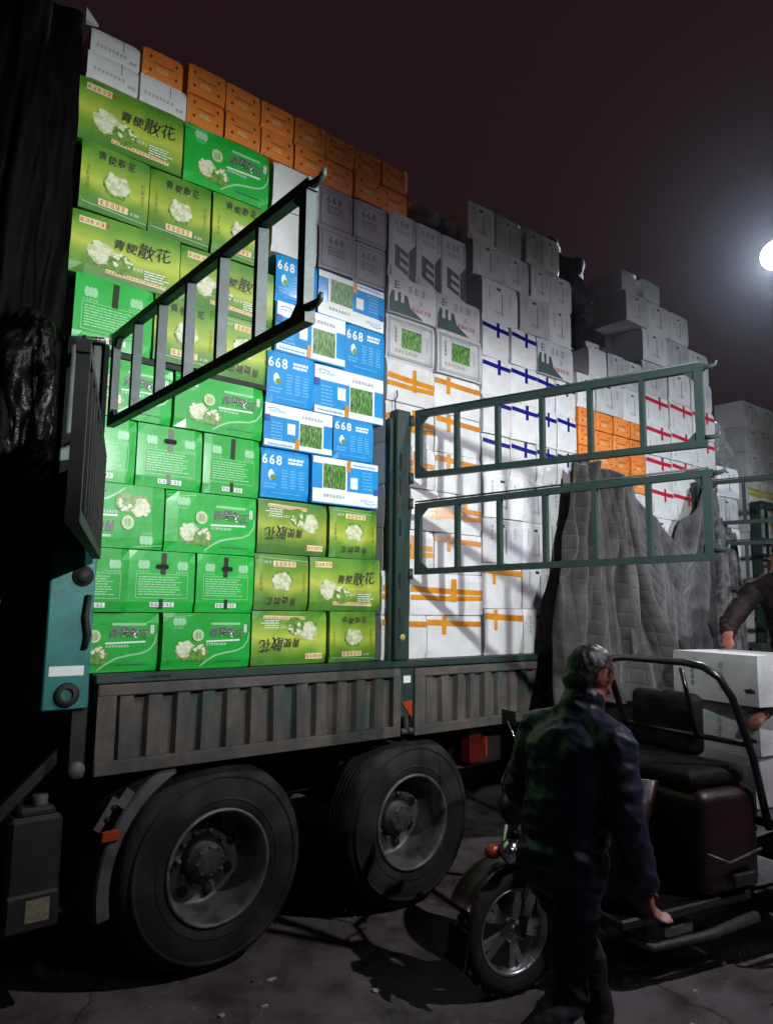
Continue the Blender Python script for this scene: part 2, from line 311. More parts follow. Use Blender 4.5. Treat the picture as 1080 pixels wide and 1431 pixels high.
    def disc(s, cx, cz, rx, rz, m, lay=1, n=24, wob=0.0, seed=0):
        rr = random.Random(seed)
        self_pts = [(cx + rx * math.cos(2 * math.pi * k / n) * (1 + rr.uniform(-wob, wob)), cz + rz * math.sin(2 * math.pi * k / n) * (1 + rr.uniform(-wob, wob))) for k in range(n)]
        s.poly(self_pts, m, lay)
    def strip(s, pts, w, m, lay=1):
        y = -0.0007 * lay; vs = []
        for i, (x, z) in enumerate(pts):
            a = pts[max(i - 1, 0)]; b = pts[min(i + 1, len(pts) - 1)]; dx, dz = b[0] - a[0], b[1] - a[1]; l = math.hypot(dx, dz); nx, nz = -dz / l, dx / l
            ww = w if not isinstance(w, list) else w[i]
            vs += [(x - nx * ww / 2, y, z - nz * ww / 2), (x + nx * ww / 2, y, z + nz * ww / 2)]
        s.add(vs, [(2 * i, 2 * i + 2, 2 * i + 3, 2 * i + 1) for i in range(len(pts) - 1)], m)
    def frame(s, x0, x1, z0, z1, t, m, lay=1):
        s.quad(x0, x1, z0, z0 + t, m, lay); s.quad(x0, x1, z1 - t, z1, m, lay); s.quad(x0, x0 + t, z0 + t, z1 - t, m, lay); s.quad(x1 - t, x1, z0 + t, z1 - t, m, lay)
    def flip(s, h):
        s.v = [(-x, y, h - z) for x, y, z in s.v]; return s
    def mesh(s, name, off=(0, 0, 0)):
        me = bpy.data.meshes.new(name)
        me.from_pydata([(x - off[0], y - off[1], z - off[2]) for x, y, z in s.v], [], s.f)
        for n in s.names: me.materials.append(MATS[n])
        me.polygons.foreach_set('material_index', s.m); me.polygons.foreach_set('use_smooth', s.smooth)
        me.update(); return me

_glyph = {}
_fc = bpy.data.curves.new('glyph', 'FONT'); _fo = bpy.data.objects.new('glyph', _fc); C.objects.link(_fo)
def glyph(ch, bold):
    k = (ch, bold)
    if k not in _glyph:
        _fc.body = ch; _fc.size = 1.0; _fc.offset = bold; _fc.resolution_u = 2
        bpy.context.view_layer.update()
        me = bpy.data.meshes.new_from_object(_fo.evaluated_get(bpy.context.evaluated_depsgraph_get()))
        _glyph[k] = ([v.co[:2] for v in me.vertices], [tuple(p.vertices) for p in me.polygons]); bpy.data.meshes.remove(me)
    return _glyph[k]
def text(mb, s, cx, cz, size, m, lay=1, bold=0.0, shear=0.0, jit=0.0, adv=0.98, seed=1, sizes=None):
    rr = random.Random(seed); n = len(s); y = -0.0007 * lay
    tot = sum(adv * size * (sizes[i] if sizes else 1) for i in range(n)); x = cx - tot / 2
    for i, ch in enumerate(s):
        k = size * (sizes[i] if sizes else 1) * 0.98; vs, fs = glyph(ch, bold); a = rr.uniform(-jit, jit) * 0.5; dz = rr.uniform(-jit, jit) * size * 0.5
        ca, sa = math.cos(a), math.sin(a); out = []
        for gx, gy in vs:
            gx -= 0.45; gy -= 0.36; gx, gy = gx * ca - gy * sa + shear * gy, gx * sa + gy * ca
            out.append((x + adv * size * (sizes[i] if sizes else 1) / 2 + gx * k, y, cz + dz + gy * k))
        mb.add(out, fs, m); x += adv * size * (sizes[i] if sizes else 1)
def marks(mb, x, z, size, n, m, lay=1, vertical=False, seed=0):   # small lettering too fine to read
    rr = random.Random(seed)
    for i in range(n):
        cx = x + (0 if vertical else i * size * 1.08); cz = z - (i * size * 1.12 if vertical else 0)
        for k in range(3):
            zz = cz + (k - 1) * size * 0.33 + rr.uniform(-.05, .05) * size; w = size * rr.uniform(0.25, 0.46); mb.quad(cx - w, cx + w, zz - size * .055, zz + size * .055, m, lay)
        xx = cx + rr.uniform(-.25, .25) * size; mb.quad(xx - size * .06, xx + size * .06, cz - size * .45, cz + size * .45, m, lay + 0.3)
        if rr.random() < 0.6:
            xx = cx + rr.choice((-.3, .3)) * size; mb.quad(xx - size * .05, xx + size * .05, cz - size * .3, cz + size * .2, m, lay + 0.6)
def lines(mb, x0, x1, z1, n, pitch, t, m, lay=1, seed=0):
    rr = random.Random(seed)
    for i in range(n):
        x = x0; z = z1 - i * pitch; end = x0 + (x1 - x0) * rr.uniform(0.75, 1)
        while x < end:
            w = rr.uniform(0.012, 0.04); mb.quad(x, min(x + w, end), z - t, z, m, lay); x += w + 0.004

ORG = {}
def link(name, me, parent=None, loc=(0, 0, 0)):
    o = bpy.data.objects.new(name, me); C.objects.link(o); o.location = loc
    if parent: o.parent = parent
    return o
def tag(o, label=None, cat=None, group=None, kind=None):
    if label: o['label'] = label
    if cat: o['category'] = cat
    if group: o['group'] = group
    if kind: o['kind'] = kind
    return o
def empty(name, loc, rz=0.0):
    o = bpy.data.objects.new(name, None); o.empty_display_size = 0.2; C.objects.link(o); o.location = loc; o.rotation_euler = (0, 0, rz); ORG[o] = Vector(loc); return o
def part(name, mb, parent):   # mb in world coordinates, parent chain unrotated
    r = ORG[parent]; o = link(name, mb.mesh(name, r), parent); ORG[o] = r; return o
def lpart(name, mb, parent):  # mb in the parent's own coordinates
    o = link(name, mb.mesh(name), parent); ORG[o] = Vector((0, 0, 0)); return o
def thing(name, mb, loc, label, cat, group=None, rz=0.0):
    o = link(name, mb.mesh(name, loc), None, loc); o.rotation_euler = (0, 0, rz); ORG[o] = Vector(loc); return tag(o, label, cat, group)

# ------------------------------------------------------------------ ground
g = MB(); g.add([(-150, -150, 0), (150, -150, 0), (150, 150, 0), (-150, 150, 0)], [(0, 1, 2, 3)], 'concrete_ground')
tag(link('ground', g.mesh('ground')), kind='structure')

# ------------------------------------------------------------------ truck
truck = empty('cargo_truck', (3.9, 1.2, 0))
tag(truck, 'long green cargo truck with stake gates swung open, stacked high with cartons', 'truck')
XR = 8.1
b = MB(); b.box(1.0, XR, 0.03, 2.4, 1.40, 1.535, 'chassis_black'); part('bed_floor', b, truck)
for y in (0.75, 1.55):
    b = MB(); b.box(-1.5, XR - .05, y, y + 0.09, 0.98, 1.397, 'chassis_black'); part('frame_rail', b, truck)
for x in (1.25, 2.55, 4.4, 5.4, 6.4, 7.4):
    b = MB(); b.box(x, x + .08, 0.12, .748, 1.27, 1.398, 'chassis_black'); part('cross_member', b, truck)
# bed edge rail under the load
b = MB(); b.box(1.185, XR, -0.045, 0.027, 1.508, 1.553, 'green_paint', 0.006); edge = part('bed_edge_rail', b, truck)
rr = random.Random(3); b = MB()
for k in range(9): b.box(1.36 + k * .022, 1.375 + k * .022 + rr.uniform(0, .012), -0.0465, -0.0455, 1.522 + rr.uniform(0, .008), 1.536 + rr.uniform(-.003, .008), 'print_black')
part('hand_writing', b, edge)
def side_panel(x0, x1, z0, z1, nrib):
    m = MB(); y0, y1 = -0.045, 0.02
    m.box(x0, x1, y0, y1, z1 - .055, z1, 'dusty_panel', .005); m.box(x0, x1, y0, y1, z0, z0 + .065, 'dusty_panel', .005)
    m.box(x0, x0 + .09, y0 + .002, y1, z0 + .063, z1 - .053, 'dusty_panel'); m.box(x1 - .06, x1, y0 + .002, y1, z0 + .063, z1 - .053, 'dusty_panel')
    m.box(x0 + .085, x1 - .055, 0.003, 0.012, z0 + .06, z1 - .05, 'dusty_panel')
    p = part('side_panel', m, truck)
    pitch = (x1 - x0 - .17) / nrib; me = None
    rj = random.Random(int(x0 * 10))
    for k in range(nrib):
        xa = x0 + .10 + k * pitch + rj.uniform(-.005, .005); xb = xa + pitch * .66; r = MB(); zA, zB = z0 + .066, z1 - .056
        d1, d2, d3 = rj.uniform(-.012, .003), rj.uniform(-.012, .003), rj.uniform(-.005, .005)
        r.add([(xa, .002, zA), (xa + .014, -.036 - d1, zA), (xb - .014, -.036 - d2, zA), (xb, .002, zA), (xa + d3, .002, zB), (xa + .014 + d3, -.036 - d2, zB), (xb - .014 + d3, -.036 - d1, zB), (xb + d3, .002, zB)],
              [(0, 1, 5, 4), (1, 2, 6, 5), (2, 3, 7, 6), (0, 3, 2, 1), (4, 5, 6, 7)], 'dusty_panel')
        part('rib', r, p)
    return p
side_panel(1.20, 3.085, 1.082, 1.505, 12)
side_panel(3.205, 5.02, 1.075, 1.500, 12)
side_panel(5.13, 6.93, 1.075, 1.500, 12)
# white sticker and orange marker between the first two panels
b = MB(); b.box(3.088, 3.200, -.03, .02, 1.20, 1.505, 'green_paint'); jp = part('panel_joint', b, truck)
b = MB(); b.box(3.115, 3.175, -.033, -.031, 1.41, 1.455, 'print_white'); part('sticker', b, jp)
b = MB(); b.add([(3.10, -.036, 1.29), (3.185, -.036, 1.19), (3.185, -.036, 1.30), (3.10, -.031, 1.29), (3.185, -.031, 1.19), (3.185, -.031, 1.30)], [(0, 1, 2), (5, 4, 3), (0, 3, 4, 1), (1, 4, 5, 2), (2, 5, 3, 0)], 'reflector_orange'); part('reflector', b, jp)
b = MB(); b.tube([(3.14, -.02, 1.2), (3.14, -.03, 1.12), (3.16, -.035, 1.10)], .022, 'chassis_black'); b.tube([(3.10, -.03, 1.11), (3.19, -.03, 1.11)], .02, 'mudguard_grey'); part('latch', b, jp)
# stake posts
def post(x0, x1, z1, dot=False):
    m = MB(); m.box(x0, x1, -.055, .02, 1.556, z1, 'green_paint', .006); m.box(x0 - .03, x0 - .004, -.02, .02, 1.556, z1 - .06, 'green_paint')
    p = part('stake_post', m, truck)
    for z in (1.78, 2.0, 2.35, 2.62, 2.78):
        s = MB(); s.box(x0 + .025, x0 + .038, -.059, -.056, z, z + .11, 'hole_dark'); part('slot', s, p)
    for z in (2.10, 2.56, 2.73, 3.12):
        s = MB(); s.tube([(x1 - .002, -.06, z - .03), (x1 - .002, -.06, z + .04)], .018, 'gate_paint', 8); part('hinge', s, p)
    if dot:
        s = MB(); s.lathe([(0.0, -.002), (.021, -.002), (.021, 0)], ((x0 + x1) / 2, -.0555, 1.70), 'sticker_yellow', 20); part('round_sticker', s, p)
        s = MB(); s.tube([(x0 + .02, -.01, z1), (x0 + .015, -.01, z1 + .07), (x0 + .035, -.01, z1 + .10), (x0 + .03, -.01, z1 + .14)], .005, 'chassis_black', 6); part('wire_hook', s, p)
post(3.025, 3.145, 3.19, True)
post(5.03, 5.12, 3.17); post(6.95, 7.06, 3.17)
# front headboard corner, teal
b = MB(); b.box(0.955, 1.16, -.03, .015, 1.40, 2.14, 'teal_paint', .006); b.box(0.955, 1.16, -.028, .015, 2.146, 3.18, 'green_paint', .006)
hb = part('headboard_corner', b, truck)
b = MB(); b.box(.975, 1.13, -.034, -.031, 1.555, 1.60, 'print_white'); part('reflective_strip', b, hb)
b = MB(); b.lathe([(.028, -.012), (.055, -.014), (.055, 0), (.028, 0)], (1.06, -.031, 1.47), 'chassis_black', 24); part('ring_eye', b, hb)
b = MB(); b.lathe([(.0, -.02), (.03, -.02), (.03, -.006), (.05, -.006), (.05, 0)], (1.10, -.031, 2.02), 'chassis_black', 20); part('bolt', b, hb)
b = MB(); b.tube([(1.13, -.045, 1.93), (1.12, -.05, 1.83), (1.135, -.05, 1.74), (1.125, -.04, 1.68)], .014, 'chassis_black', 7); part('latch', b, hb)
b = MB(); b.box(0.95, 0.99, 0.016, 2.39, 1.40, 3.18, 'green_paint'); part('headboard', b, truck)
# gates
def gate(hx, ang, L, z0, z1, bars, droop=0.0, matn='gate_paint', hooks=True, solid=False):
    a = R(ang); d = Vector((math.cos(a), -math.sin(a), 0)); H = Vector((hx, -.055, 0)); Z = Vector((0, 0, 1))
    P = lambda s, z: H + d * s + Z * (z + droop * s)
    m = MB(); tk = .037
    m.beam(P(.03, z1 - tk / 2), P(L, z1 - tk / 2), tk, tk, matn); m.beam(P(.03, z0 + tk / 2), P(L, z0 + tk / 2), tk, tk, matn)
    for s in (.05, L - .03): m.beam(P(s, z0 + tk), P(s, z1 - tk), tk * .97, tk * 1.1, matn, upv=d)
    # gussets in the outer corners
    n = d.cross(Z)
    for zz, sg in ((z0 + tk, 1), (z1 - tk, -1)):
        for s, sd in ((L - .055, -1), (.075, 1)):
            p0, p1, p2 = P(s, zz), P(s + sd * .045, zz), P(s, zz + sg * .045); t = n * .012
            m.add([(p0 - t)[:], (p1 - t)[:], (p2 - t)[:], (p0 + t)[:], (p1 + t)[:], (p2 + t)[:]], [(0, 1, 2), (5, 4, 3), (0, 3, 4, 1), (1, 4, 5, 2), (2, 5, 3, 0)], matn)
    g_ = part('gate', m, truck)
    for k in range(bars):
        s = .05 + (L - .08) * (k + 1) / (bars + 1); q = MB(); q.beam(P(s, z0 + tk - .001), P(s, z1 - tk + .001), .04, .026, matn, upv=d); part('bar', q, g_)
    q = MB(); q.tube([P(.02, z1 + .012), P(L - .02, z1 + .012)], .006, matn, 6); part('rod', q, g_)
    if solid:
        q = MB(); q.beam(P(.07, (z0 + z1) / 2), P(L - .05, (z0 + z1) / 2), .006, z1 - z0 - 2 * tk, matn); part('sheet', q, g_)
    if hooks:
        for zz in (z1 - .02, z0 + .05):
            q = MB(); q.tube([P(L - .01, zz), P(L + .03, zz), P(L + .055, zz + .006), P(L + .060, zz + .026)], [.015, .013, .010, .007], matn, 8); part('hook', q, g_)
    return g_
gate(1.165, 90, 1.79, 2.745, 3.215, 5)
gate(1.15, 110, 1.70, 2.10, 2.60, 9, matn='chassis_black', hooks=False, solid=True)
gate(3.16, 76, 1.84, 2.735, 3.18, 5, -0.006)
gate(3.16, 76, 1.86, 2.10, 2.565, 5, 0.022)
gate(7.08, 77, 1.90, 2.735, 3.18, 5); gate(7.08, 77, 1.90, 2.095, 2.565, 5)
# wheels
def truck_wheel(x, y0, rz=0.0, sgn=1, full=True):
    c = (x, y0, 0.525); Rt = .525
    t = MB(); prof = [(.288, .02), (.30, .004), (.36, -.008), (.43, -.006), (.475, .006), (.505, .025), (.522, .05), (.525, .07), (.525, .21), (.522, .235), (.5, .26), (.43, .285), (.3, .27)]
    t.lathe([(r, y * sgn) for r, y in prof], c, 'tyre_rubber', 72)
    for k in range(4):   # tread grooves as shallow proud ribs
        y = (.075 + k * .036) * sgn
        t.lathe([(.5245, y), (.527, y + .004 * sgn), (.527, y + .024 * sgn), (.5245, y + .028 * sgn)], c, 'tyre_rubber', 72)
    for rr_ in (.335, .45): t.lathe([(rr_, -.004 * sgn), (rr_ + .006, -.009 * sgn), (rr_ + .016, -.009 * sgn), (rr_ + .022, -.003 * sgn)], c, 'tyre_rubber', 72)
    w = part('wheel', t, truck)
    if not full: return w
    m = MB(); m.lathe([(r, y * sgn) for r, y in [(.291, .03), (.297, .0), (.290, -.010), (.278, -.006), (.272, .02), (.260, .04), (.256, .10), (.250, .225), (.240, .245), (.17, .236), (.115, .218), (.112, .26)]], c, 'rim_steel', 64); part('rim', m, w)
    for k in range(8):
        a = 2 * math.pi * (k + .35) / 8; h = MB(); h.lathe([(0, .222), (.026, .222), (.030, .239)], (c[0] + .192 * math.cos(a), c[1], c[2] + .192 * math.sin(a)), 'hole_dark', 16); part('hand_hole', h, w)
    hub = MB(); hub.lathe([(.112, .24), (.112, .16), (.100, .145), (.092, .145), (.088, .112), (.06, .104), (0, .104)], c, 'hub_grease', 32)
    hu = part('hub', hub, w)
    for k in range(8):
        a = 2 * math.pi * k / 8 + .1; q = MB(); q.lathe([(0, -.008), (.011, -.008), (.012, .01)], (c[0] + .074 * math.cos(a), c[1] + .112, c[2] + .074 * math.sin(a)), 'hub_grease', 6); part('hub_bolt', q, hu)
    for k in range(10):
        a = 2 * math.pi * k / 10; q = MB(); q.lathe([(0, .185), (.013, .185), (.014, .232)], (c[0] + .138 * math.cos(a), c[1], c[2] + .138 * math.sin(a)), 'rim_steel', 6); part('lug_nut', q, w)
    return w
for x in (1.905, 3.262):
    truck_wheel(x, 0.03)
    truck_wheel(x, 2.37, sgn=-1, full=False)
    b = MB(); b.tube([(x, .3, .525), (x, 2.1, .525)], .08, 'chassis_black', 12); part('axle', b, truck)
truck_wheel(6.6, 0.03); truck_wheel(6.6, 2.37, sgn=-1, full=False)
b = MB(); b.tube([(6.6, .25, .525), (6.6, 2.1, .525)], .08, 'chassis_black', 12); part('axle', b, truck)
for y in (.8, 1.5):
    b = MB(); b.box(1.5, 3.7, y, y + .15, .62, .95, 'chassis_black'); part('leaf_spring', b, truck)
b = MB(); b.box(-1.2, 8.0, 1.0, 1.4, .55, 1.2, 'chassis_black'); part('drive_line', b, truck)
# mudguard strip ahead of the first wheel
m = MB(); vs = []; n = 18
for k in range(n + 1):
    a = R(118 + (190 - 118) * k / n); wd = .055 if k > 2 else .03 + .012 * k
    for rr_, y in ((.585, .0), (.595, -.012), (.645, -.012), (.655, .0), (.655, .30), (.585, .30)): vs.append((1.905 + (rr_ if True else 0) * math.cos(a) * 1.0, y, .525 + rr_ * math.sin(a)))
fs = [(6 * k + j, 6 * k + (j + 1) % 6, 6 * (k + 1) + (j + 1) % 6, 6 * (k + 1) + j) for k in range(n) for j in range(6)] + [tuple(range(6)), tuple(range(6 * n, 6 * n + 6))]
m.add(vs, fs, 'mudguard_grey', False); mg = part('mudguard', m, truck)
m = MB(); m.obox((1.255, -.016, .82), (.085, 0, .14), (0, .012, 0), (-.03, 0, .02), 'mudguard_grey'); m.obox((1.325, -.016, .94), (.05, 0, .07), (0, .012, 0), (.04, 0, -.03), 'mudguard_grey'); part('bracket', m, mg)
for x, z in ((1.285, .875), (1.315, .925)):
    q = MB(); q.lathe([(0, -.018), (.014, -.018), (.014, -.012)], (x, 0, z), 'hole_dark', 14); part('bolt_hole', q, mg)
q = MB(); q.box(1.262, 1.348, -.03, -.013, .775, .825, 'reflector_orange', .004); part('reflector', q, mg)
# orange-red marker and brake gear behind the second wheel
q = MB(); q.box(3.86, 3.98, .10, .2, .80, 1.04, 'reflector_red', .008); mk = part('marker_box', q, truck)
q = MB(); q.box(3.985, 3.997, .07, .10, .84, .98, 'reflector_orange'); part('reflector', q, mk)
q = MB(); q.box(3.9, 4.3, .2, .6, .75, 1.25, 'chassis_black', .02); part('tool_box', q, truck)
# coolant can on the frame
q = MB(); q.box(.86, 1.09, -.02, .28, .46, .94, 'jerrycan_black', .02); q.box(.862, 1.088, -.035, .0, .46, .62, 'jerrycan_black', .012); q.box(.90, 1.06, .0, .22, .93, .975, 'jerrycan_black', .015); cn = part('fluid_can', q, truck)
q = MB(); q.lathe([(.0, .045), (.032, .045), (.036, .036), (.036, 0)], (1.0, .06, .974), 'mudguard_grey', 18, axis='Z'); part('cap', q, cn)
q = MB(); q.box(.945, 1.045, -.0385, -.036, .50, .595, 'label_cream'); part('label_plate', q, cn)
q = MB(); q.beam((.80, .12, .9), (1.2, .12, 1.3), .05, .05, 'chassis_black'); q.beam((.80, .15, .5), (.80, .15, 1.4), .05, .05, 'chassis_black'); q.beam((.80, .15, .48), (1.2, .15, .455), .04, .02, 'chassis_black'); part('can_bracket', q, truck)
q = MB(); q.lathe([(0, -.03), (.035, -.03), (.04, -.015), (.04, 0)], (1.13, .0, 1.12), 'mudguard_grey', 16); q.box(1.10, 1.17, 0.0, .12, 1.08, 1.40, 'chassis_black'); part('coupling', q, truck)
# cab, mostly outside the picture
q = MB(); q.box(-1.5, .62, .0, 2.4, .7, 3.0, 'chassis_black', .08); q.box(-1.35, .55, .12, 2.28, 3.0, 3.45, 'chassis_black', .1); cb = part('cab', q, truck)
for dx in (0, .075):
    q = MB(); q.tube([(.70 + dx, -.02, 1.98), (.66 + dx * .8, -.03, 1.80), (.63 + dx * .6, -.03, 1.62)], .007, 'mudguard_grey', 6); part('grab_rod', q, cb)
for z in (2.85, 2.2):
    q = MB(); q.box(.835, .85, -.03, -.01, z, z + .17, 'mudguard_grey', .003); part('strap_buckle', q, cb)

# tarpaulin bundled over the front of the load
def tarp(name, fn, nu, nv, matn, label, cat, thick=0.006, loc=None, uvs=(1, 1)):
    bm = bmesh.new(); uvl = bm.loops.layers.uv.new('UVMap'); g = [[bm.verts.new(fn(i / nu, j / nv)) for i in range(nu + 1)] for j in range(nv + 1)]
    for j in range(nv):
        for i in range(nu):
            f = bm.faces.new((g[j][i], g[j][i + 1], g[j + 1][i + 1], g[j + 1][i])); f.smooth = True
            for lp, (a, c_) in zip(f.loops, ((i, j), (i + 1, j), (i + 1, j + 1), (i, j + 1))): lp[uvl].uv = (a / nu * uvs[0], c_ / nv * uvs[1])
    bm.normal_update()
    if thick:
        r = bmesh.ops.solidify(bm, geom=bm.faces[:], thickness=thick)
    me = bpy.data.meshes.new(name); bm.to_mesh(me); bm.free(); me.materials.append(MATS[matn])
    for p in me.polygons: p.use_smooth = True
    lo = Vector((min(v.co.x for v in me.vertices), min(v.co.y for v in me.vertices), min(v.co.z for v in me.vertices)))
    hi = Vector((max(v.co.x for v in me.vertices), max(v.co.y for v in me.vertices), 0)); o0 = Vector(((lo.x + hi.x) / 2, (lo.y + hi.y) / 2, lo.z))
    me.transform(Matrix.Translation(-o0)); o = link(name, me, None, o0); ORG[o] = o0
    if label: tag(o, label, cat)
    return o
def nz(x, y, z, s): return noise.noise(Vector((x * s, y * s, z * s)))
def tarp_fn(u, v):
    # wraps the front end of the load: from the near side round the front corner to the far side
    z = 4.86 - 2.75 * v
    a = u * 2.0
    if a < 0.7: x, y = .93 - a * .55, -.06 - .05 * math.sin(a * 4)
    else: x, y = .545 - .1 * math.sin((a - .7) * 2), -.06 + (a - .7) * 1.85
    f = .05 * nz(a * 2.2, z * .5, 3.1, 1.6) + .035 * nz(a * 5, z * 1.2 + a * 2, 1.3, 2.2)
    belly = .10 * math.exp(-((z - 2.75) / .45) ** 2)
    return (x - abs(f) * .6 - (.02 if u > .02 else 0), y + f * .9 - belly * (1 if a < .8 else .2) * min(1, a * 3), z + .03 * nz(a, z, 0, 3))
tarp('tarpaulin', tarp_fn, 90, 110, 'black_plastic_sheet', 'black plastic tarpaulin bundled over the front end of the load', 'tarpaulin')
q = MB(); q.add([(.93, -.05, 4.84), (1.0, -.03, 4.86), (.935, -.03, 4.93), (.94, -.02, 4.84), (1.0, -.018, 4.858), (.938, -.01, 4.93)], [(0, 1, 2), (5, 4, 3), (0, 3, 4, 1), (1, 4, 5, 2), (2, 5, 3, 0)], 'aged_white')
thing('paper_scrap', q, (.95, -.03, 4.84), 'torn white scrap poking up at the top left corner of the load', 'scrap')

# ------------------------------------------------------------------ cartons
PROTO = {}
def body_mesh(name, w, d, h, m, bev=0.006, seed=0):
    rr = random.Random(seed); bm = bmesh.new(); nx, nz_ = 8, 6; c4 = [rr.uniform(.001, .011) for _ in range(4)]; ed = [rr.uniform(.0, .006) for _ in range(4)]
    def pt(i, j, y):
        u, v = i / nx, j / nz_; x, z = (u - .5) * w, v * h
        if y == 0:   # front: flat in the middle, worn in at the edges and corners
            eu, ev = max(0, 1 - min(u, 1 - u) * nx), max(0, 1 - min(v, 1 - v) * nz_)
            k = (2 if v > .5 else 0) + (1 if u > .5 else 0)
            yy = c4[k] * eu * ev + ed[1 if u > .5 else 0] * eu + ed[3 if v > .5 else 2] * ev
            return (x * (1 - .006 * ev * (1 - eu)), yy, z)
        return (x, y, z)
    F = [[bm.verts.new(pt(i, j, 0)) for i in range(nx + 1)] for j in range(nz_ + 1)]
    for j in range(nz_):
        for i in range(nx): bm.faces.new((F[j][i], F[j][i + 1], F[j + 1][i + 1], F[j + 1][i]))
    ring = [F[0][i] for i in range(nx + 1)] + [F[j][nx] for j in range(1, nz_ + 1)] + [F[nz_][i] for i in range(nx - 1, -1, -1)] + [F[j][0] for j in range(nz_ - 1, 0, -1)]
    B = [bm.verts.new((v.co.x, d, v.co.z)) for v in ring]; n = len(ring)
    for k in range(n): bm.faces.new((ring[(k + 1) % n], ring[k], B[k], B[(k + 1) % n]))
    bm.faces.new(B)
    bmesh.ops.recalc_face_normals(bm, faces=bm.faces[:])
    me = bpy.data.meshes.new(name); bm.to_mesh(me); bm.free(); me.materials.append(MATS[m])
    for p in me.polygons: p.use_smooth = False
    return me
def proto(key, w, d, h, m, parts, bev=0.006):
    PROTO[key] = (w, d, h, [body_mesh('carton', w, d, h, m, bev, s_ * 31 + len(PROTO)) for s_ in range(4)], [(n, q.mesh(n)) for n, q in parts])
def cauli(q, cx, cz, r, lay=1, seed=0, cut=False):
    rr = random.Random(seed)
    for k in range(9):
        a = 2 * math.pi * k / 9 + .4; q.disc(cx + r * .72 * math.cos(a), cz + r * .58 * math.sin(a) - r * .16, r * rr.uniform(.3, .46), r * rr.uniform(.24, .4), 'leaf_print', lay + .05 * k, 9, .25, seed + k)
    if cut:   # halved head: green stems fanning out to small florets
        q.disc(cx, cz, r * .95, r * .78, 'leaf_print', lay + 1, 22, .08, seed)
        for k in range(16):
            a = rr.uniform(-.6, 3.8); d = r * rr.uniform(.45, .88); q.disc(cx + d * math.cos(a), cz + d * .82 * math.sin(a), r * rr.uniform(.12, .22), r * rr.uniform(.10, .19), 'floret_print', lay + 2 + .05 * k, 9, .2, seed + k)
    else:
        q.disc(cx, cz, r * .9, r * .74, 'floret_shade', lay + 1, 26, .07, seed)
        for k in range(22):
            a = rr.uniform(0, 6.28); d = r * math.sqrt(rr.uniform(.0, .72)); q.disc(cx + d * math.cos(a), cz + r * .06 + d * .8 * math.sin(a), r * rr.uniform(.16, .3), r * rr.uniform(.13, .25), 'floret_print' if k % 4 else 'floret_shade', lay + 2 + .05 * k, 10, .16, seed + k)
def lime_long(fl):
    w, h = .54, .325; pic = MB(); cauli(pic, -.125, .125, .075, 2, 3); cauli(pic, -.035, .10, .060, 5, 9, True)
    t = MB(); text(t, '青梗散花', .075, .20, .072, 'print_lime', 8, .012, .12, .25, seed=4, sizes=(.85, .85, 1.25, 1.2)); text(t, '青梗散花', .075, .20, .072, 'print_black', 9, .003, .12, .25, seed=4, sizes=(.85, .85, 1.25, 1.2))
    lb = MB(); lb.quad(-.235, -.11, .262, .298, 'print_cream', 1); marks(lb, -.222, .28, .022, 6, 'print_red', 2, seed=2)
    lb.strip([(-.1, .045), (.2, .038)], .022, 'print_cream', 1); marks(lb, -.09, .043, .016, 17, 'print_red', 2, seed=5); lines(lb, .09, .22, .105, 4, .014, .006, 'print_white', 2, 3); marks(lb, .02, .098, .017, 4, 'print_white', 2, seed=8)
    ps = [('vegetable_picture', pic), ('lettering', t), ('printed_label', lb)]
    if fl: [q.flip(h) for _, q in ps]
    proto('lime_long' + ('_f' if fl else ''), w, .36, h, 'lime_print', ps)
def lime_end(fl):
    w, h = .36, .325; pic = MB(); cauli(pic, 0, .155, .068, 2, 21)
    t = MB(); text(t, '青梗散花', 0, .268, .046, 'print_lime', 8, .012, .1, .3, adv=1.12, seed=6); text(t, '青梗散花', 0, .268, .046, 'print_black', 9, .003, .1, .3, adv=1.12, seed=6)
    lb = MB(); marks(lb, -.145, .20, .026, 4, 'print_olive', 1, True, 4); marks(lb, .145, .20, .026, 4, 'print_olive', 1, True, 5)
    lb.quad(-.085, .07, .035, .068, 'print_cream', 1); marks(lb, -.068, .052, .026, 5, 'print_red', 2, seed=6); marks(lb, .09, .045, .016, 3, 'print_white', 2, seed=7); lb.strip([(-.17, .03), (.17, .018)], .004, 'print_pale_green', 1)
    ps = [('vegetable_picture', pic), ('lettering', t), ('printed_label', lb)]
    if fl: [q.flip(h) for _, q in ps]
    proto('lime_end' + ('_f' if fl else ''), w, .54, h, 'lime_print', ps)
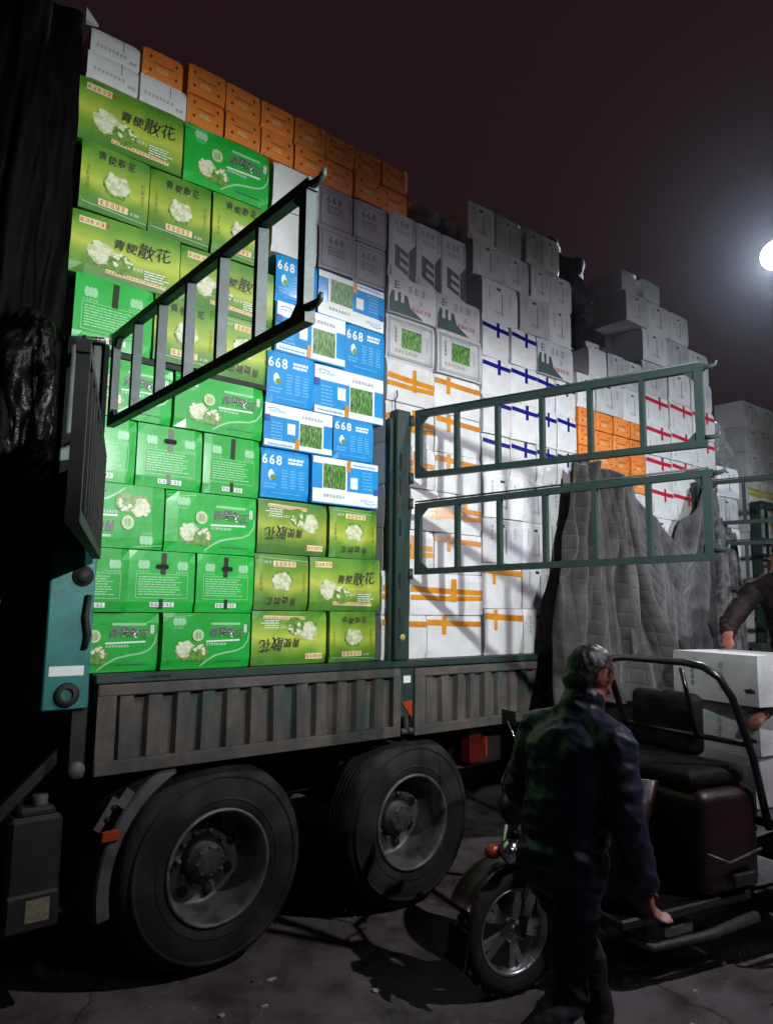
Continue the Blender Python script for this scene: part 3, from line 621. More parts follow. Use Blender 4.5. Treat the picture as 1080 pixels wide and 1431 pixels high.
def green_long(fl):
    w, h = .53, .31; pic = MB(); cauli(pic, -.13, .105, .06, 2, 31); cauli(pic, -.05, .092, .052, 5, 33, True)
    bd = MB(); bd.disc(-.07, .185, .033, .033, 'print_cream', 9, 24); bd.disc(-.07, .185, .026, .026, 'print_pale_green', 10, 24); marks(bd, -.078, .192, .016, 2, 'print_red', 11, seed=1); marks(bd, -.078, .175, .016, 2, 'print_red', 11, seed=2)
    t = MB(); text(t, '青梗散花', .105, .205, .058, 'print_white', 8, .014, .12, .3, adv=.92, seed=9); text(t, '青梗散花', .105, .205, .058, 'print_black', 9, .002, .12, .3, adv=.92, seed=9)
    lb = MB()
    lb.strip([(-.045, .0125), (.0, .045), (.05, .072), (.11, .085), (.18, .095), (.225, .115), (.25, .15), (.259, .20)], [.006, .009, .01, .01, .009, .009, .008, .004], 'print_pale_green', 2)
    lb.strip([(.02, .25), (.2, .25)], .013, 'print_pale_green', 1); lb.strip([(-.01, .15), (.2, .157)], .009, 'print_white', 1); marks(lb, .0, .135, .014, 8, 'print_white', 1, seed=3); lb.quad(.225, .243, .20, .245, 'print_white', 1); marks(lb, .234, .236, .012, 3, 'print_dark_green', 2, True, 4)
    lines(lb, .05, .23, .04, 1, .02, .006, 'print_dark_green', 1, 5)
    for k in range(3): lb.disc(-.17 + (k - 1) * .022, .262, .016, .024, 'print_pale_green', 1 + .2 * k, 8)
    marks(lb, -.195, .228, .013, 4, 'print_pale_green', 1, seed=12); lb.strip([(-.26, .285), (-.1, .296)], .003, 'print_pale_green', 1)
    ps = [('vegetable_picture', pic), ('round_badge', bd), ('lettering', t), ('printed_label', lb)]
    if fl: [q.flip(h) for _, q in ps]
    proto('green_long' + ('_f' if fl else ''), w, .36, h, 'green_carton', ps)
def green_end():
    w, h = .36, .31; lb = MB()
    for sx in (-.105, .105):
        for k in range(3): lb.disc(sx + (k - 1) * .018, .235, .013, .024, 'print_pale_green', 1 + .2 * k, 8)
        marks(lb, sx - .03, .20, .013, 5, 'print_pale_green', 1, seed=3)
    lines(lb, -.13, .125, .176, 8, .0125, .005, 'print_pale_green', 1, 7); lb.frame(-.142, .138, .066, .19, .0025, 'print_pale_green', 1)
    lb.quad(-.065, .065, .022, .046, 'print_white', 1); marks(lb, -.05, .034, .018, 6, 'print_dark_green', 2, seed=5)
    tp = MB(); tp.strip([(.0, .19), (.003, .30)], .028, 'tape_dark', 3); tq = MB(); tq.strip([(.0, .02), (.0, .07)], .022, 'tape_dark', 3)
    hd = MB(); n = 16; hd.poly([(math.copysign(.022, math.cos(2 * math.pi * k / n)) + .013 * math.cos(2 * math.pi * k / n), .235 + .013 * math.sin(2 * math.pi * k / n)) for k in range(n)], 'hole_dark', 5)
    proto('green_end', w, .53, h, 'green_carton', [('printed_label', lb), ('tape', tp), ('tape', tq), ('hand_hole', hd)])
    proto('green_end_b', w, .53, h, 'green_carton', [('printed_label', lb), ('tape', tp), ('tape', tq)])
def blue_white(fl):
    w, h = .53, .28; pn = MB(); pn.quad(-.262, .262, .195, .275, 'print_white', 1); pn.quad(-.262, .262, .006, .045, 'print_white', 1); pn.quad(-.005, .19, .028, .195, 'print_white', 2); pn.quad(-.262, -.225, .16, .2, 'navy_print', 3)
    pc = MB(); pc.quad(.005, .18, .04, .185, 'bean_photo_print', 3)
    lb = MB(); marks(lb, .03, .228, .022, 7, 'print_grey', 3, seed=3); marks(lb, -.22, .235, .016, 7, 'light_blue_print', 3, seed=2); lines(lb, -.235, .0, .028, 1, .02, .01, 'light_blue_print', 3, 4); lb.strip([(-.24, .245), (-.2, .255), (-.15, .248)], .004, 'print_grey', 3)
    lb.quad(-.09, -.03, .1, .17, 'print_white', 2); lines(lb, -.21, -.11, .165, 6, .02, .009, 'light_blue_print', 2, 14)
    tp = MB(); tp.strip([(-.02, .002), (-.018, .075)], .03, 'tape_orange', 5)
    ps = [('white_panel', pn), ('bean_picture', pc), ('printed_label', lb), ('tape', tp)]
    if fl: [q.flip(h) for _, q in ps]
    proto('blue_white' + ('_f' if fl else ''), w, .32, h, 'blue_carton', ps)
def blue_668():
    w, h = .32, .28; t = MB(); text(t, '668', -.075, .222, .078, 'print_white', 2, .022, 0, 0, adv=.60)
    lb = MB(); lines(lb, .01, .14, .24, 2, .02, .014, 'print_white', 2, 3)
    for k in range(3): lines(lb, -.03 + k * .058, .012 + k * .058, .17, 7, .0165, .007, 'light_blue_print', 1, 20 + k)
    lines(lb, -.14, -.05, .085, 2, .018, .008, 'light_blue_print', 1, 9); lines(lb, -.1, .1, .035, 1, .02, .005, 'light_blue_print', 1, 2)
    lb.disc(-.1, .135, .02, .03, 'print_white', 1, 9, .15, 2); lb.disc(-.085, .12, .022, .018, 'leaf_print', 2, 9, .15, 3)
    proto('blue_668', w, .46, h, 'blue_carton', [('lettering', t), ('printed_label', lb)])
def white_668():
    w, h = .275, .28; f = MB(); f.frame(-.122, .122, .02, .255, .004, 'print_charcoal', 1)
    t = MB(); text(t, '668', 0, .20, .066, 'print_charcoal', 2, .02, 0, 0, adv=.66); lb = MB(); lines(lb, -.07, .09, .155, 3, .02, .008, 'print_charcoal', 1, 3); marks(lb, -.08, .235, .012, 4, 'print_charcoal', 1, seed=2)
    proto('white_668', w, .4, h, 'lilac_white', [('printed_frame', f), ('lettering', t), ('printed_label', lb)])
def orange_small():
    w, h = .235, .175; lb = MB()
    for x in (-.075, .075):
        for z in (.05, .13): lb.disc(x, z, .009, .010, 'print_brown', 1, 10)
    lb.strip([(-.06, .10), (.06, .10)], .006, 'print_brown', 1); lines(lb, -.04, .04, .075, 2, .014, .006, 'print_cream', 1, 3)
    proto('orange_small', w, .35, h, 'orange_carton', [('printed_dots', lb)])
def white_small():
    w, h = .27, .145; lb = MB(); marks(lb, -.10, .055, .02, 8, 'print_grey', 1, seed=6); marks(lb, .085, .035, .022, 2, 'print_grey', 1, seed=9); lb.strip([(.04, .08), (.04, .14)], .005, 'print_grey', 1)
    proto('white_small', w, .38, h, 'white_carton', [('printed_label', lb)])
def taped(key, col, two, w=.45, h=.285, vx=0.0, body='foam_white', txt=False):
    ps = []; z = h * (.58 if two else .8)
    t = MB(); t.strip([(-w / 2 + .004, z + .012), (0, z), (w / 2 - .004, z - .006)], .038, col, 2); ps.append(('tape', t))
    if two: t = MB(); t.strip([(-w / 2 + .004, z - .046), (0, z - .052), (w / 2 - .004, z - .046)], .034, col, 2); ps.append(('tape', t))
    t = MB(); t.strip([(vx, z - .075), (vx + .003, min(z + .085, h - .006))], .034, col, 4); ps.append(('tape', t))
    if txt: lb = MB(); marks(lb, -w * .36, h * .42, .03, 3, 'print_grey', 1, True, 3); marks(lb, w * .3, h * .38, .02, 3, 'print_grey', 1, True, 4); ps.append(('printed_label', lb))
    proto(key, w, .36, h, body, ps, .01)
def white_picture():
    w, h = .45, .325; f = MB(); f.frame(-.205, .205, .02, .30, .006, 'print_grey', 1); f.frame(-.19, .19, .034, .286, .003, 'print_dark_green', 1)
    pc = MB(); pc.quad(-.09, .095, .105, .245, 'bean_photo_print', 2)
    lb = MB(); marks(lb, -.145, .23, .026, 4, 'print_black', 1, True, 3); marks(lb, .145, .21, .024, 4, 'print_grey', 1, True, 4); marks(lb, -.14, .075, .028, 7, 'print_olive', 1, seed=5); marks(lb, -.1, .265, .014, 14, 'print_grey', 1, seed=6)
    proto('white_picture', w, .38, h, 'aged_white', [('printed_frame', f), ('bean_picture', pc), ('printed_label', lb)])
def dark_print():
    w, h = .25, .45; p = MB(); p.poly([(-.075, .07), (.05, .03), (.05, .06), (-.03, .085), (-.03, .115), (.05, .09), (.05, .12), (-.03, .145), (-.03, .175), (.05, .15), (.05, .185), (-.075, .225)], 'print_ink_green', 1)
    p.poly([(.06, .02), (.122, .0), (.122, .27), (.06, .2)], 'print_ink_green', 1)
    lb = MB(); marks(lb, -.06, .38, .045, 3, 'print_grey', 1, seed=3); marks(lb, -.05, .32, .03, 4, 'print_grey', 1, seed=5); marks(lb, .1, .42, .028, 5, 'print_grey', 1, True, 8)
    proto('dark_print', w, .36, h, 'aged_white', [('printed_panel', p), ('printed_label', lb)])
def big_text():
    w, h = .46, .27; p = MB(); p.poly([(-.225, .005), (.10, .005), (-.03, .07), (-.06, .15), (-.09, .15), (-.09, .09), (-.12, .09), (-.12, .16), (-.15, .16), (-.15, .09), (-.18, .09), (-.18, .16), (-.205, .16), (-.225, .1)], 'print_ink_green', 1)
    lb = MB(); marks(lb, -.16, .21, .065, 1, 'print_ink_green', 1, seed=3); marks(lb, -.04, .205, .06, 3, 'print_grey', 1, seed=4); marks(lb, .07, .13, .035, 1, 'print_grey', 1, seed=6); marks(lb, .0, .07, .034, 5, 'print_red', 3, seed=5)
    proto('big_text', w, .36, h, 'aged_white', [('printed_panel', p), ('printed_label', lb)])
def white_text(key, w, h, seed, body='aged_white'):
    lb = MB(); r_ = random.Random(seed); marks(lb, -w * .3, h * .8, .026, 4, 'print_grey', 1, True, seed); marks(lb, w * .28, h * .75, .024, 3, 'print_grey', 1, True, seed + 1)
    lb.quad(-w * .1, w * .02, h * .80, h * .86, 'print_black', 1); lb.strip([(w * .05, h * .2), (w * .055, h * .75)], .012, 'print_grey', 1)
    if r_.random() < .6: marks(lb, -w * .15, h * .25, .022, 5, 'print_grey', 1, seed=seed + 5)
    sl = MB(); sl.quad(-w * .2, w * .25, h - .018, h - .010, 'print_white', 2)
    proto(key, w, .36, h, body, [('printed_label', lb), ('clear_tape', sl)], .008)
def plain(): proto('white_plain', .32, .4, .28, 'white_carton', [])
for fl in (False, True): lime_long(fl); lime_end(fl); green_long(fl); blue_white(fl)
green_end(); blue_668(); white_668(); orange_small(); white_small(); white_picture(); dark_print(); big_text(); plain()
taped('orange_tape2', 'tape_orange', True, vx=.03); taped('orange_tape1', 'tape_orange', False, vx=-.1); taped('orange_tape_n', 'tape_orange', True, w=.24, vx=-.05)
taped('blue_tape', 'tape_blue', False, w=.32, h=.335, vx=.02); taped('red_tape', 'tape_red', False, w=.42, h=.3, vx=.05, txt=True); taped('yellow_tape', 'tape_yellow', True, w=.42, h=.3, vx=.05)
for k in range(4): white_text('white_text%d' % k, (.42, .33, .30, .45)[k], (.30, .28, .33, .29)[k], 40 + 7 * k, 'white_carton' if k % 2 else 'aged_white')

LOOK = {'lime_long': 'lime cauliflower carton, long side', 'lime_long_f': 'upside-down lime cauliflower carton, long side', 'lime_end': 'lime cauliflower carton, short end',
        'lime_end_f': 'upside-down lime cauliflower carton, short end', 'green_long': 'bright green carton with white swoosh', 'green_long_f': 'bright green carton lying upside down', 'green_end': 'bright green carton end with hand hole', 'green_end_b': 'bright green carton end with text block',
        'blue_white': 'blue and white carton', 'blue_white_f': 'upside-down blue and white carton', 'blue_668': 'blue carton end reading 668', 'white_668': 'white carton reading 668',
        'orange_small': 'small orange carton with dark dots', 'white_small': 'small flat white carton', 'white_plain': 'plain white carton', 'white_picture': 'white carton with green picture', 'dark_print': 'tall white carton with dark print', 'big_text': 'white carton with green and red letters',
        'orange_tape2': 'white box with orange tape', 'orange_tape1': 'white box with orange tape', 'orange_tape_n': 'narrow box with orange tape', 'blue_tape': 'white box with dark blue tape', 'red_tape': 'white box with red tape', 'yellow_tape': 'white box with yellow tape',
        'white_text0': 'white carton with faint lettering', 'white_text1': 'white carton with faint lettering', 'white_text2': 'white carton with faint lettering', 'white_text3': 'white carton with faint lettering'}
ORD = ['', 'first', 'second', 'third', 'fourth', 'fifth', 'sixth', 'seventh', 'eighth', 'ninth', 'tenth', 'eleventh', 'twelfth', 'thirteenth', 'fourteenth', 'fifteenth']
crng = random.Random(11)
def carton(key, x0, x1, z0, z1, where, group, y=0.0, jit=1.0, name='carton'):
    w, d, h, me, ps = PROTO[key]
    o = link(name, crng.choice(me), None, ((x0 + x1) / 2, y + .012 + crng.uniform(0, .03) * jit, z0))
    gap = .004
    o.scale = ((x1 - x0 - gap) / w, 1.0, (z1 - z0 - .002) / h); o.rotation_euler = (0, R(crng.uniform(-.35, .35)) * jit, R(crng.uniform(-1.6, 1.6)) * jit)
    for n, m in ps:
        c_ = link(n, m, o, (crng.uniform(-.005, .005), -.0002, crng.uniform(-.004, .004)))
        if n.startswith('printed'): c_['kind'] = 'stuff'
    tag(o, LOOK[key] + ', ' + where, 'carton', group)
    return o
def rows(table, block, group, y=0.0, jit=1.0, base='up'):
    for ri, (z0, z1, items) in enumerate(table):
        for ci, (key, x0, x1) in enumerate(items):
            # name the place by layer and by position in it
            carton(key, x0, x1, z0, z1, '%s layer up, %s %s' % (ORD[ri + 1], ORD[ci + 1], block), group, y, jit)
rows([
 (1.556, 1.848, [('green_long', 1.0, 1.515), ('green_long', 1.525, 2.035)]),
 (1.850, 2.165, [('green_end_b', .98, 1.335), ('green_end', 1.335, 1.695), ('green_end', 1.70, 2.045)]),
 (2.168, 2.495, [('green_long_f', 1.0, 1.51), ('green_long', 1.518, 2.055)]),
 (2.498, 2.832, [('green_end_b', .98, 1.345), ('green_end', 1.35, 1.71), ('green_end_b', 1.715, 2.065)]),
 (2.835, 3.14, [('green_long', 1.0, 1.525), ('green_long', 1.53, 2.065)]),
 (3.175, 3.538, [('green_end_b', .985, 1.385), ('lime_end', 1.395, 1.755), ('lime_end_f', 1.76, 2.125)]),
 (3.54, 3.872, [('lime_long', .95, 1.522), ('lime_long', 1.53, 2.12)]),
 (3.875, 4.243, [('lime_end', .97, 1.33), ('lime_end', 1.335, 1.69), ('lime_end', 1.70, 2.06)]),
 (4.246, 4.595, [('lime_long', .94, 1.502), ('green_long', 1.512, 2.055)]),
], 'from the front end', 'green cartons at the front')
# a shelf board under the sixth layer (carries the overhanging front cartons)
q = MB(); q.box(.97, 2.1, .03, .4, 3.143, 3.172, 'chassis_black'); thing('board', q, (1.5, .2, 3.143), 'dark board under the sixth layer of green cartons', 'board')
carton('white_small', .97, 1.24, 4.598, 4.752, 'lower of the two at the top left corner', 'cartons on the very top')
carton('white_small', .985, 1.245, 4.754, 4.90, 'topmost at the top left corner', 'cartons on the very top', .02)
carton('white_small', 1.25, 1.52, 4.598, 4.765, 'under the first orange carton', 'cartons on the very top')
carton('orange_small', 1.26, 1.495, 4.768, 4.945, 'leftmost, on a white carton', 'orange cartons along the top', .03)
xs = 1.515
for k in range(7):
    for j in range(2): carton('orange_small', xs, xs + .232, 4.597 + .182 * j, 4.777 + .182 * j, '%s, %s column after the white cartons' % (('lower row', 'upper row')[j], ORD[k + 1]), 'orange cartons along the top', jit=1.2)
    xs += .237
rows([
 (1.556, 1.862, [('lime_long_f', 2.047, 2.555), ('lime_end', 2.565, 2.925)]),
 (1.865, 2.187, [('lime_end_f', 2.05, 2.415), ('lime_long', 2.42, 2.945)]),
 (2.19, 2.505, [('lime_long_f', 2.06, 2.548), ('lime_end_f', 2.56, 2.93)]),
 (2.515, 2.808, [('blue_668', 2.075, 2.41), ('blue_white_f', 2.415, 2.935)]),
 (2.81, 3.075, [('blue_white', 2.07, 2.562), ('blue_668', 2.567, 2.88)]),
 (3.078, 3.395, [('blue_668', 2.085, 2.41), ('blue_white', 2.415, 2.975)]),
 (3.398, 3.715, [('blue_white', 2.13, 2.65), ('blue_668', 2.655, 2.985)]),
 (3.718, 4.018, [('blue_668', 2.13, 2.43), ('blue_white_f', 2.437, 2.985)]),
 (4.02, 4.305, [('white_plain', 2.09, 2.42), ('white_668', 2.427, 2.705), ('white_668', 2.71, 2.985)]),
 (4.308, 4.594, [('white_plain', 2.085, 2.42), ('white_668', 2.425, 2.70), ('white_668', 2.706, 2.985)]),
], 'beside the green cartons', 'cartons of the second stack')
tb = []; z = 1.556; cr2 = random.Random(5)
for k in range(7):
    its = [[('orange_tape2', 2.995, 3.44), ('orange_tape1', 3.445, 3.91)], [('orange_tape_n', 2.995, 3.22), ('orange_tape2', 3.225, 3.66), ('orange_tape_n', 3.665, 3.91)]][k % 2 if k < 5 else 0]
    if k == 0: its = [('orange_tape1', 2.97, 3.36), ('orange_tape1', 3.365, 3.91)]
    if k == 1: its = [('orange_tape_n', 2.97, 3.20), ('orange_tape2', 3.205, 3.91)]
    tb.append((z, z + .283, its)); z += .2855
tb.append((z, z + .325, [('white_picture', 2.995, 3.44), ('white_picture', 3.447, 3.91)])); z += .327
tb.append((z, z + .27, [('big_text', 2.995, 3.44), ('big_text', 3.447, 3.91)])); z += .272
tb.append((z, z + .47, [('dark_print', 3.0, 3.245), ('dark_print', 3.255, 3.5), ('dark_print', 3.51, 3.76)]))
rows(tb, 'behind the open gate', 'white boxes behind the open gate')
# blue taped block and what stands on it
tb = []; z = 1.556
for k in range(4):
    tb.append((z, z + .333, [('orange_tape1' if k < 2 else 'white_text%d' % (k % 4), 3.925, 4.36), ('white_text%d' % ((k + 1) % 4), 4.365, 4.72), ('white_text%d' % ((k + 2) % 4), 4.725, 5.08)])); z += .335
for k in range(4):
    it = [('blue_tape', 3.925, 4.24), ('blue_tape', 4.245, 4.56)]
    it += [('blue_tape', 4.565, 4.82), ('blue_tape', 4.825, 5.085)] if k < 3 else [('big_text', 4.565, 5.05)]
    tb.append((z, z + .298, it)); z += .30
tb.append((z, z + .33, [('white_text3', 3.93, 4.36), ('white_text0', 4.365, 4.73), ('white_text1', 4.735, 5.03)])); z += .332
tb.append((z, z + .28, [('white_text2', 3.84, 4.18), ('white_text0', 4.185, 4.5), ('white_text1', 4.51, 4.77), ('white_text3', 4.775, 5.06)])); z += .282
tb.append((z, z + .30, [('white_text1', 3.80, 4.09), ('white_text2', 4.10, 4.42), ('white_text0', 4.46, 4.66), ('white_text1', 4.665, 4.88)]))
rows(tb, 'in the blue tape stack', 'white boxes of the blue taped stack')
# orange and white stack
tb = []; z = 1.556
for k in range(4): tb.append((z, z + .348, [('white_text%d' % (k % 4), 5.10, 5.6), ('white_text%d' % ((k + 1) % 4), 5.605, 6.14)])); z += .35
for k in range(4): tb.append((z, z + .163, [('orange_small', 5.10 + .262 * j, 5.357 + .262 * j) for j in range(4)])); z += .165
tb.append((z, z + .30, [('white_text1', 5.10, 5.36), ('white_text0', 5.365, 5.78), ('white_text3', 5.785, 6.14)])); z += .302
tb.append((z, z + .28, [('white_plain', 5.30, 5.56), ('white_text2', 5.565, 5.83), ('white_text0', 5.835, 6.14)]))
rows(tb, 'in the orange carton stack', 'boxes of the orange and white stack')
# red taped stack
tb = []; z = 1.556
for k in range(4): tb.append((z, z + .298, [('white_text%d' % ((k + j) % 4), 6.16 + .44 * j, 6.596 + .44 * j) for j in range(3)])); z += .30
for k in range(4): tb.append((z, z + .298, [('red_tape', 6.16 + .44 * j, 6.596 + .44 * j) for j in range(3)])); z += .30
for k in range(2): tb.append((z, z + .318, [('white_text%d' % ((k + j) % 4), 6.16 + .44 * j, 6.59 + .44 * j) for j in range(3)])); z += .32
tb.append((z, z + .30, [('white_text0', 5.88, 6.28), ('white_text1', 6.29, 6.66), ('white_text3', 6.67, 7.02)])); z += .302
tb.append((z, z + .2, [('white_plain', 5.86, 6.10), ('white_plain', 6.2, 6.5)]))
rows(tb, 'in the red tape stack', 'white boxes of the red taped stack')
for k, (xa, za) in enumerate(((5.5, 4.20), (5.84, 4.20), (6.16, 4.50), (6.5, 4.50))): carton('white_text%d' % (k % 4), xa, xa + .33, za, za + .3, '%s from the left in the row behind, high up' % ORD[k + 1], 'boxes in the row behind', .42)
carton('white_text1', 7.5, 7.95, 3.10, 3.42, 'on its own right of the red tape stack', 'boxes by the rear post', 0)
carton('white_text0', 7.5, 7.98, 2.78, 3.098, 'lower one right of the red tape stack', 'boxes by the rear post', 0)
for k in range(4): carton('white_text%d' % k, 7.5, 7.98, 1.556 + .305 * k, 1.858 + .305 * k, '%s layer up beside the rear post' % ORD[k + 1], 'boxes by the rear post', 0)

# ------------------------------------------------------------------ quilts hung on the load
def lerp(a, b, t): return a + (b - a) * t
def sm(t): t = max(0, min(1, t)); return t * t * (3 - 2 * t)
def hang_cloth(jobs, frames=38):
    # real hanging cloth: every sheet falls from its pinned edge against the load, then is frozen into a mesh
    wall = MB(); wall.box(3.5, 8.6, -.02, .3, .4, 3.9, 'hole_dark'); wo = link('tmp_wall', wall.mesh('tmp_wall')); cm = wo.modifiers.new('c', 'COLLISION'); wo.collision.thickness_outer = .02; wo.collision.cloth_friction = 12
    obs = []
    for rest, start, nu, nv, pin, matn, label in jobs:
        me = bpy.data.meshes.new('moving_quilt'); vs = [start(i / nu, j / nv) for j in range(nv + 1) for i in range(nu + 1)]
        me.from_pydata([(rest[0] * i / nu, 0, -rest[1] * j / nv) for j in range(nv + 1) for i in range(nu + 1)], [], [(j * (nu + 1) + i, j * (nu + 1) + i + 1, (j + 1) * (nu + 1) + i + 1, (j + 1) * (nu + 1) + i) for j in range(nv) for i in range(nu)])
        uv = me.uv_layers.new(name='UVMap')
        for lp in me.loops: k = lp.vertex_index; uv.data[lp.index].uv = ((k % (nu + 1)) / nu * rest[0], (k // (nu + 1)) / nv * rest[1])
        me.materials.append(MATS[matn]); o = link('moving_quilt', me)
        o.shape_key_add(name='Basis'); kb = o.shape_key_add(name='start'); kb.value = 1.0
        for k, c_ in enumerate(vs): kb.data[k].co = c_
        vg = o.vertex_groups.new(name='pin'); vg.add([j * (nu + 1) + i for j in range(nv + 1) for i in range(nu + 1) if pin(i / nu, j / nv)], 1.0, 'REPLACE')
        md = o.modifiers.new('cloth', 'CLOTH'); st = md.settings; st.quality = 6; st.mass = .35; st.tension_stiffness = 25; st.compression_stiffness = 20; st.shear_stiffness = 12; st.bending_stiffness = 1.0
        st.tension_damping = 12; st.compression_damping = 12; st.shear_damping = 12; st.bending_damping = 1.5; st.air_damping = 3; st.vertex_group_mass = 'pin'; st.rest_shape_key = me.shape_keys.key_blocks['Basis']
        md.collision_settings.distance_min = .012; md.collision_settings.collision_quality = 3; md.point_cache.frame_start = 1; md.point_cache.frame_end = frames
        sb = o.modifiers.new('sub', 'SUBSURF'); sb.levels = 1; sd = o.modifiers.new('thick', 'SOLIDIFY'); sd.thickness = .02
        obs.append((o, label))
    for f in range(1, frames + 1): S.frame_set(f); bpy.context.view_layer.update()
    for o, label in obs:
        m2 = bpy.data.meshes.new_from_object(o.evaluated_get(bpy.context.evaluated_depsgraph_get()))
        for f in m2.polygons: f.use_smooth = True
        lo = [min(v.co[k] for v in m2.vertices) for k in range(3)]; hi = [max(v.co[k] for v in m2.vertices) for k in range(3)]; o0 = Vector(((lo[0] + hi[0]) / 2, (lo[1] + hi[1]) / 2, lo[2]))
        m2.transform(Matrix.Translation(-o0)); bpy.data.objects.remove(o); tag(link('moving_quilt', m2, None, o0), label, 'quilt')
    bpy.data.objects.remove(wo); S.frame_set(1)
def st_a(u, v):
    w = lerp(.70, 2.05, sm(v)); x = lerp(4.78, 4.16, v) + w * u; a = lerp(.085, .06, v)
    return (x, -.16 - .20 * v - a * math.sin(2 * math.pi * (3.6 * u + .9 * nz(u * 2, v, 1, 1.7))) - .05 * nz(u * 3, v * 3, 2, 2), 3.06 - .05 * u - .03 * math.sin(u * 17) - 1.84 * v)
def st_b(u, v):
    sag = .42 * math.sin(min(1, max(0, (u - .1) / .78)) * math.pi); x = 5.34 + 1.72 * u + .12 * v
    return (x, -.16 - .12 * v - .06 * math.sin(u * 2 * math.pi * 4 + 2 * v) - .05 * nz(u * 3, v * 3, 5, 2), 3.06 - (sag + .06 * math.sin(u * 25)) * (1 - v * .4) - 1.55 * v)
def st_c(u, v):
    return (7.0 + (.42 + .3 * v) * u, -.14 - .1 * v - .05 * math.sin(u * 2 * math.pi * 5), 2.86 - .22 * u - 1.3 * v)
hang_cloth([((2.3, 1.95), st_a, 72, 60, lambda u, v: (v == 0 and math.sin(u * 40) > -.55) or (v == 1 and (u < .05 or abs(u - .42) < .02 or u > .97)) or (u == 0 and abs(v - .55) < .02), 'blanket_brown', 'dark brown quilt draped from the load behind the open gate'),
            ((2.25, 1.7), st_b, 72, 54, lambda u, v: v == 0 and (u < .13 or u > .9 or abs(u - .3) < .01), 'quilt_grey', 'grey stitched quilt hanging in a sag beside the dark one'),
            ((1.3, 1.4), st_c, 44, 44, lambda u, v: v == 0, 'blanket_streaked', 'crumpled streaked blanket at the right end of the quilts')])

# ------------------------------------------------------------------ clear bags of bottles
def bag(cx, cy, z0, rx, ry, h, label, seed, dark=True):
    root = empty('plastic_bag', (cx, cy, z0)); tag(root, label, 'bag')
    def blob(kx, ky, kh, amp, m, lo):
        b_ = MB(); n, q_ = 26, 16; vs = []; fs = []
        for j in range(q_ + 1):
            t = math.pi * j / q_
            for i in range(n):
                a = 2 * math.pi * i / n; s_ = math.sin(t); d = 1 + amp * nz(math.cos(a) * s_ + seed, math.sin(a) * s_, math.cos(t), 2.3)
                vs.append((kx * math.cos(a) * s_ ** .7 * d, ky * math.sin(a) * s_ ** .7 * d, lo + kh * (1 - math.cos(t)) / 2 * (1 + amp * .3 * nz(a, t, seed, 2))))
        for j in range(q_):
            for i in range(n): fs.append((j * n + i, j * n + (i + 1) % n, (j + 1) * n + (i + 1) % n, (j + 1) * n + i))
        b_.add(vs, fs, m, True); return b_
    lpart('contents', blob(rx * .85, ry * .85, h * .85, .5, 'chassis_black' if dark else 'aged_white', .004), root)
    lpart('film', blob(rx, ry, h, .35, 'clear_plastic', 0.0), root)
bag(7.62, .18, 3.425, .17, .18, .52, 'clear plastic bag of dark goods beside the gate hook', 1)
bag(7.86, .2, 3.425, .14, .16, .34, 'smaller clear plastic bag right of the taller bag', 4)
bag(3.42, .2, 4.656, .16, .16, .2, 'clear bag on top of the dark printed cartons, left', 7)
bag(3.66, .22, 4.656, .12, .15, .2, 'clear bag on top of the dark printed cartons, right', 9)

def film_bundle():
    bm = bmesh.new(); bmesh.ops.create_icosphere(bm, subdivisions=5, radius=1)
    for v in bm.verts:
        c_ = v.co.copy(); k = 1 + .35 * nz(c_.x, c_.y, c_.z, 1.6) - .30 * abs(nz(c_.x, c_.y, c_.z * .6, 4.0)) - .14 * abs(nz(c_.x, c_.y, c_.z * .7, 9.0)); v.co = Vector((c_.x * .16 * k, c_.y * .09 * k, (c_.z + 1) * .40 * (.8 + .2 * k)))
    me = bpy.data.meshes.new('plastic_bundle'); bm.to_mesh(me); bm.free(); me.materials.append(MATS['black_plastic_film'])
    for f in me.polygons: f.use_smooth = True
    tag(link('plastic_bundle', me, None, (.76, -.17, 2.42)), 'crumpled black plastic film bundled at the left edge', 'plastic')
film_bundle()
# ------------------------------------------------------------------ people
def cone_mesh(mb, p0, r0, p1, r1, m, n=14):
    p0, p1 = Vector(p0), Vector(p1); d = p1 - p0; l = max(d.length, 1e-5); d = d / l; a = d.cross(Vector((.31, .17, .93)))
    if a.length < .1: a = d.cross(Vector((1, 0, 0)))
    a.normalize(); b_ = d.cross(a); prof = [(-r0 * math.cos(t), r0 * math.sin(t)) for t in (.0, .5, 1.05, 1.57)] + [(l + r1 * math.cos(t), r1 * math.sin(t)) for t in (1.57, 1.05, .5, .0)]
    vs = [p0 + d * s_ + (a * math.cos(2 * math.pi * k / n) + b_ * math.sin(2 * math.pi * k / n)) * max(r_, .0005) for s_, r_ in prof for k in range(n)]
    fs = [(j * n + k, j * n + (k + 1) % n, (j + 1) * n + (k + 1) % n, (j + 1) * n + k) for j in range(len(prof) - 1) for k in range(n)]
    fs += [tuple(range(n))[::-1], tuple(range((len(prof) - 1) * n, len(prof) * n))]
    mb.add([v[:] for v in vs], fs, m)
def ell_mesh(mb, c, r, m, rot=None, n=16):
    bm = bmesh.new(); bmesh.ops.create_uvsphere(bm, u_segments=n, v_segments=n // 2 + 2, radius=1); bm.verts.index_update()
    rot = rot or Matrix.Identity(3)
    mb.add([(Vector(c) + rot @ Vector((v.co.x * r[0], v.co.y * r[1], v.co.z * r[2])))[:] for v in bm.verts], [[v.index for v in f.verts] for f in bm.faces], m); bm.free()
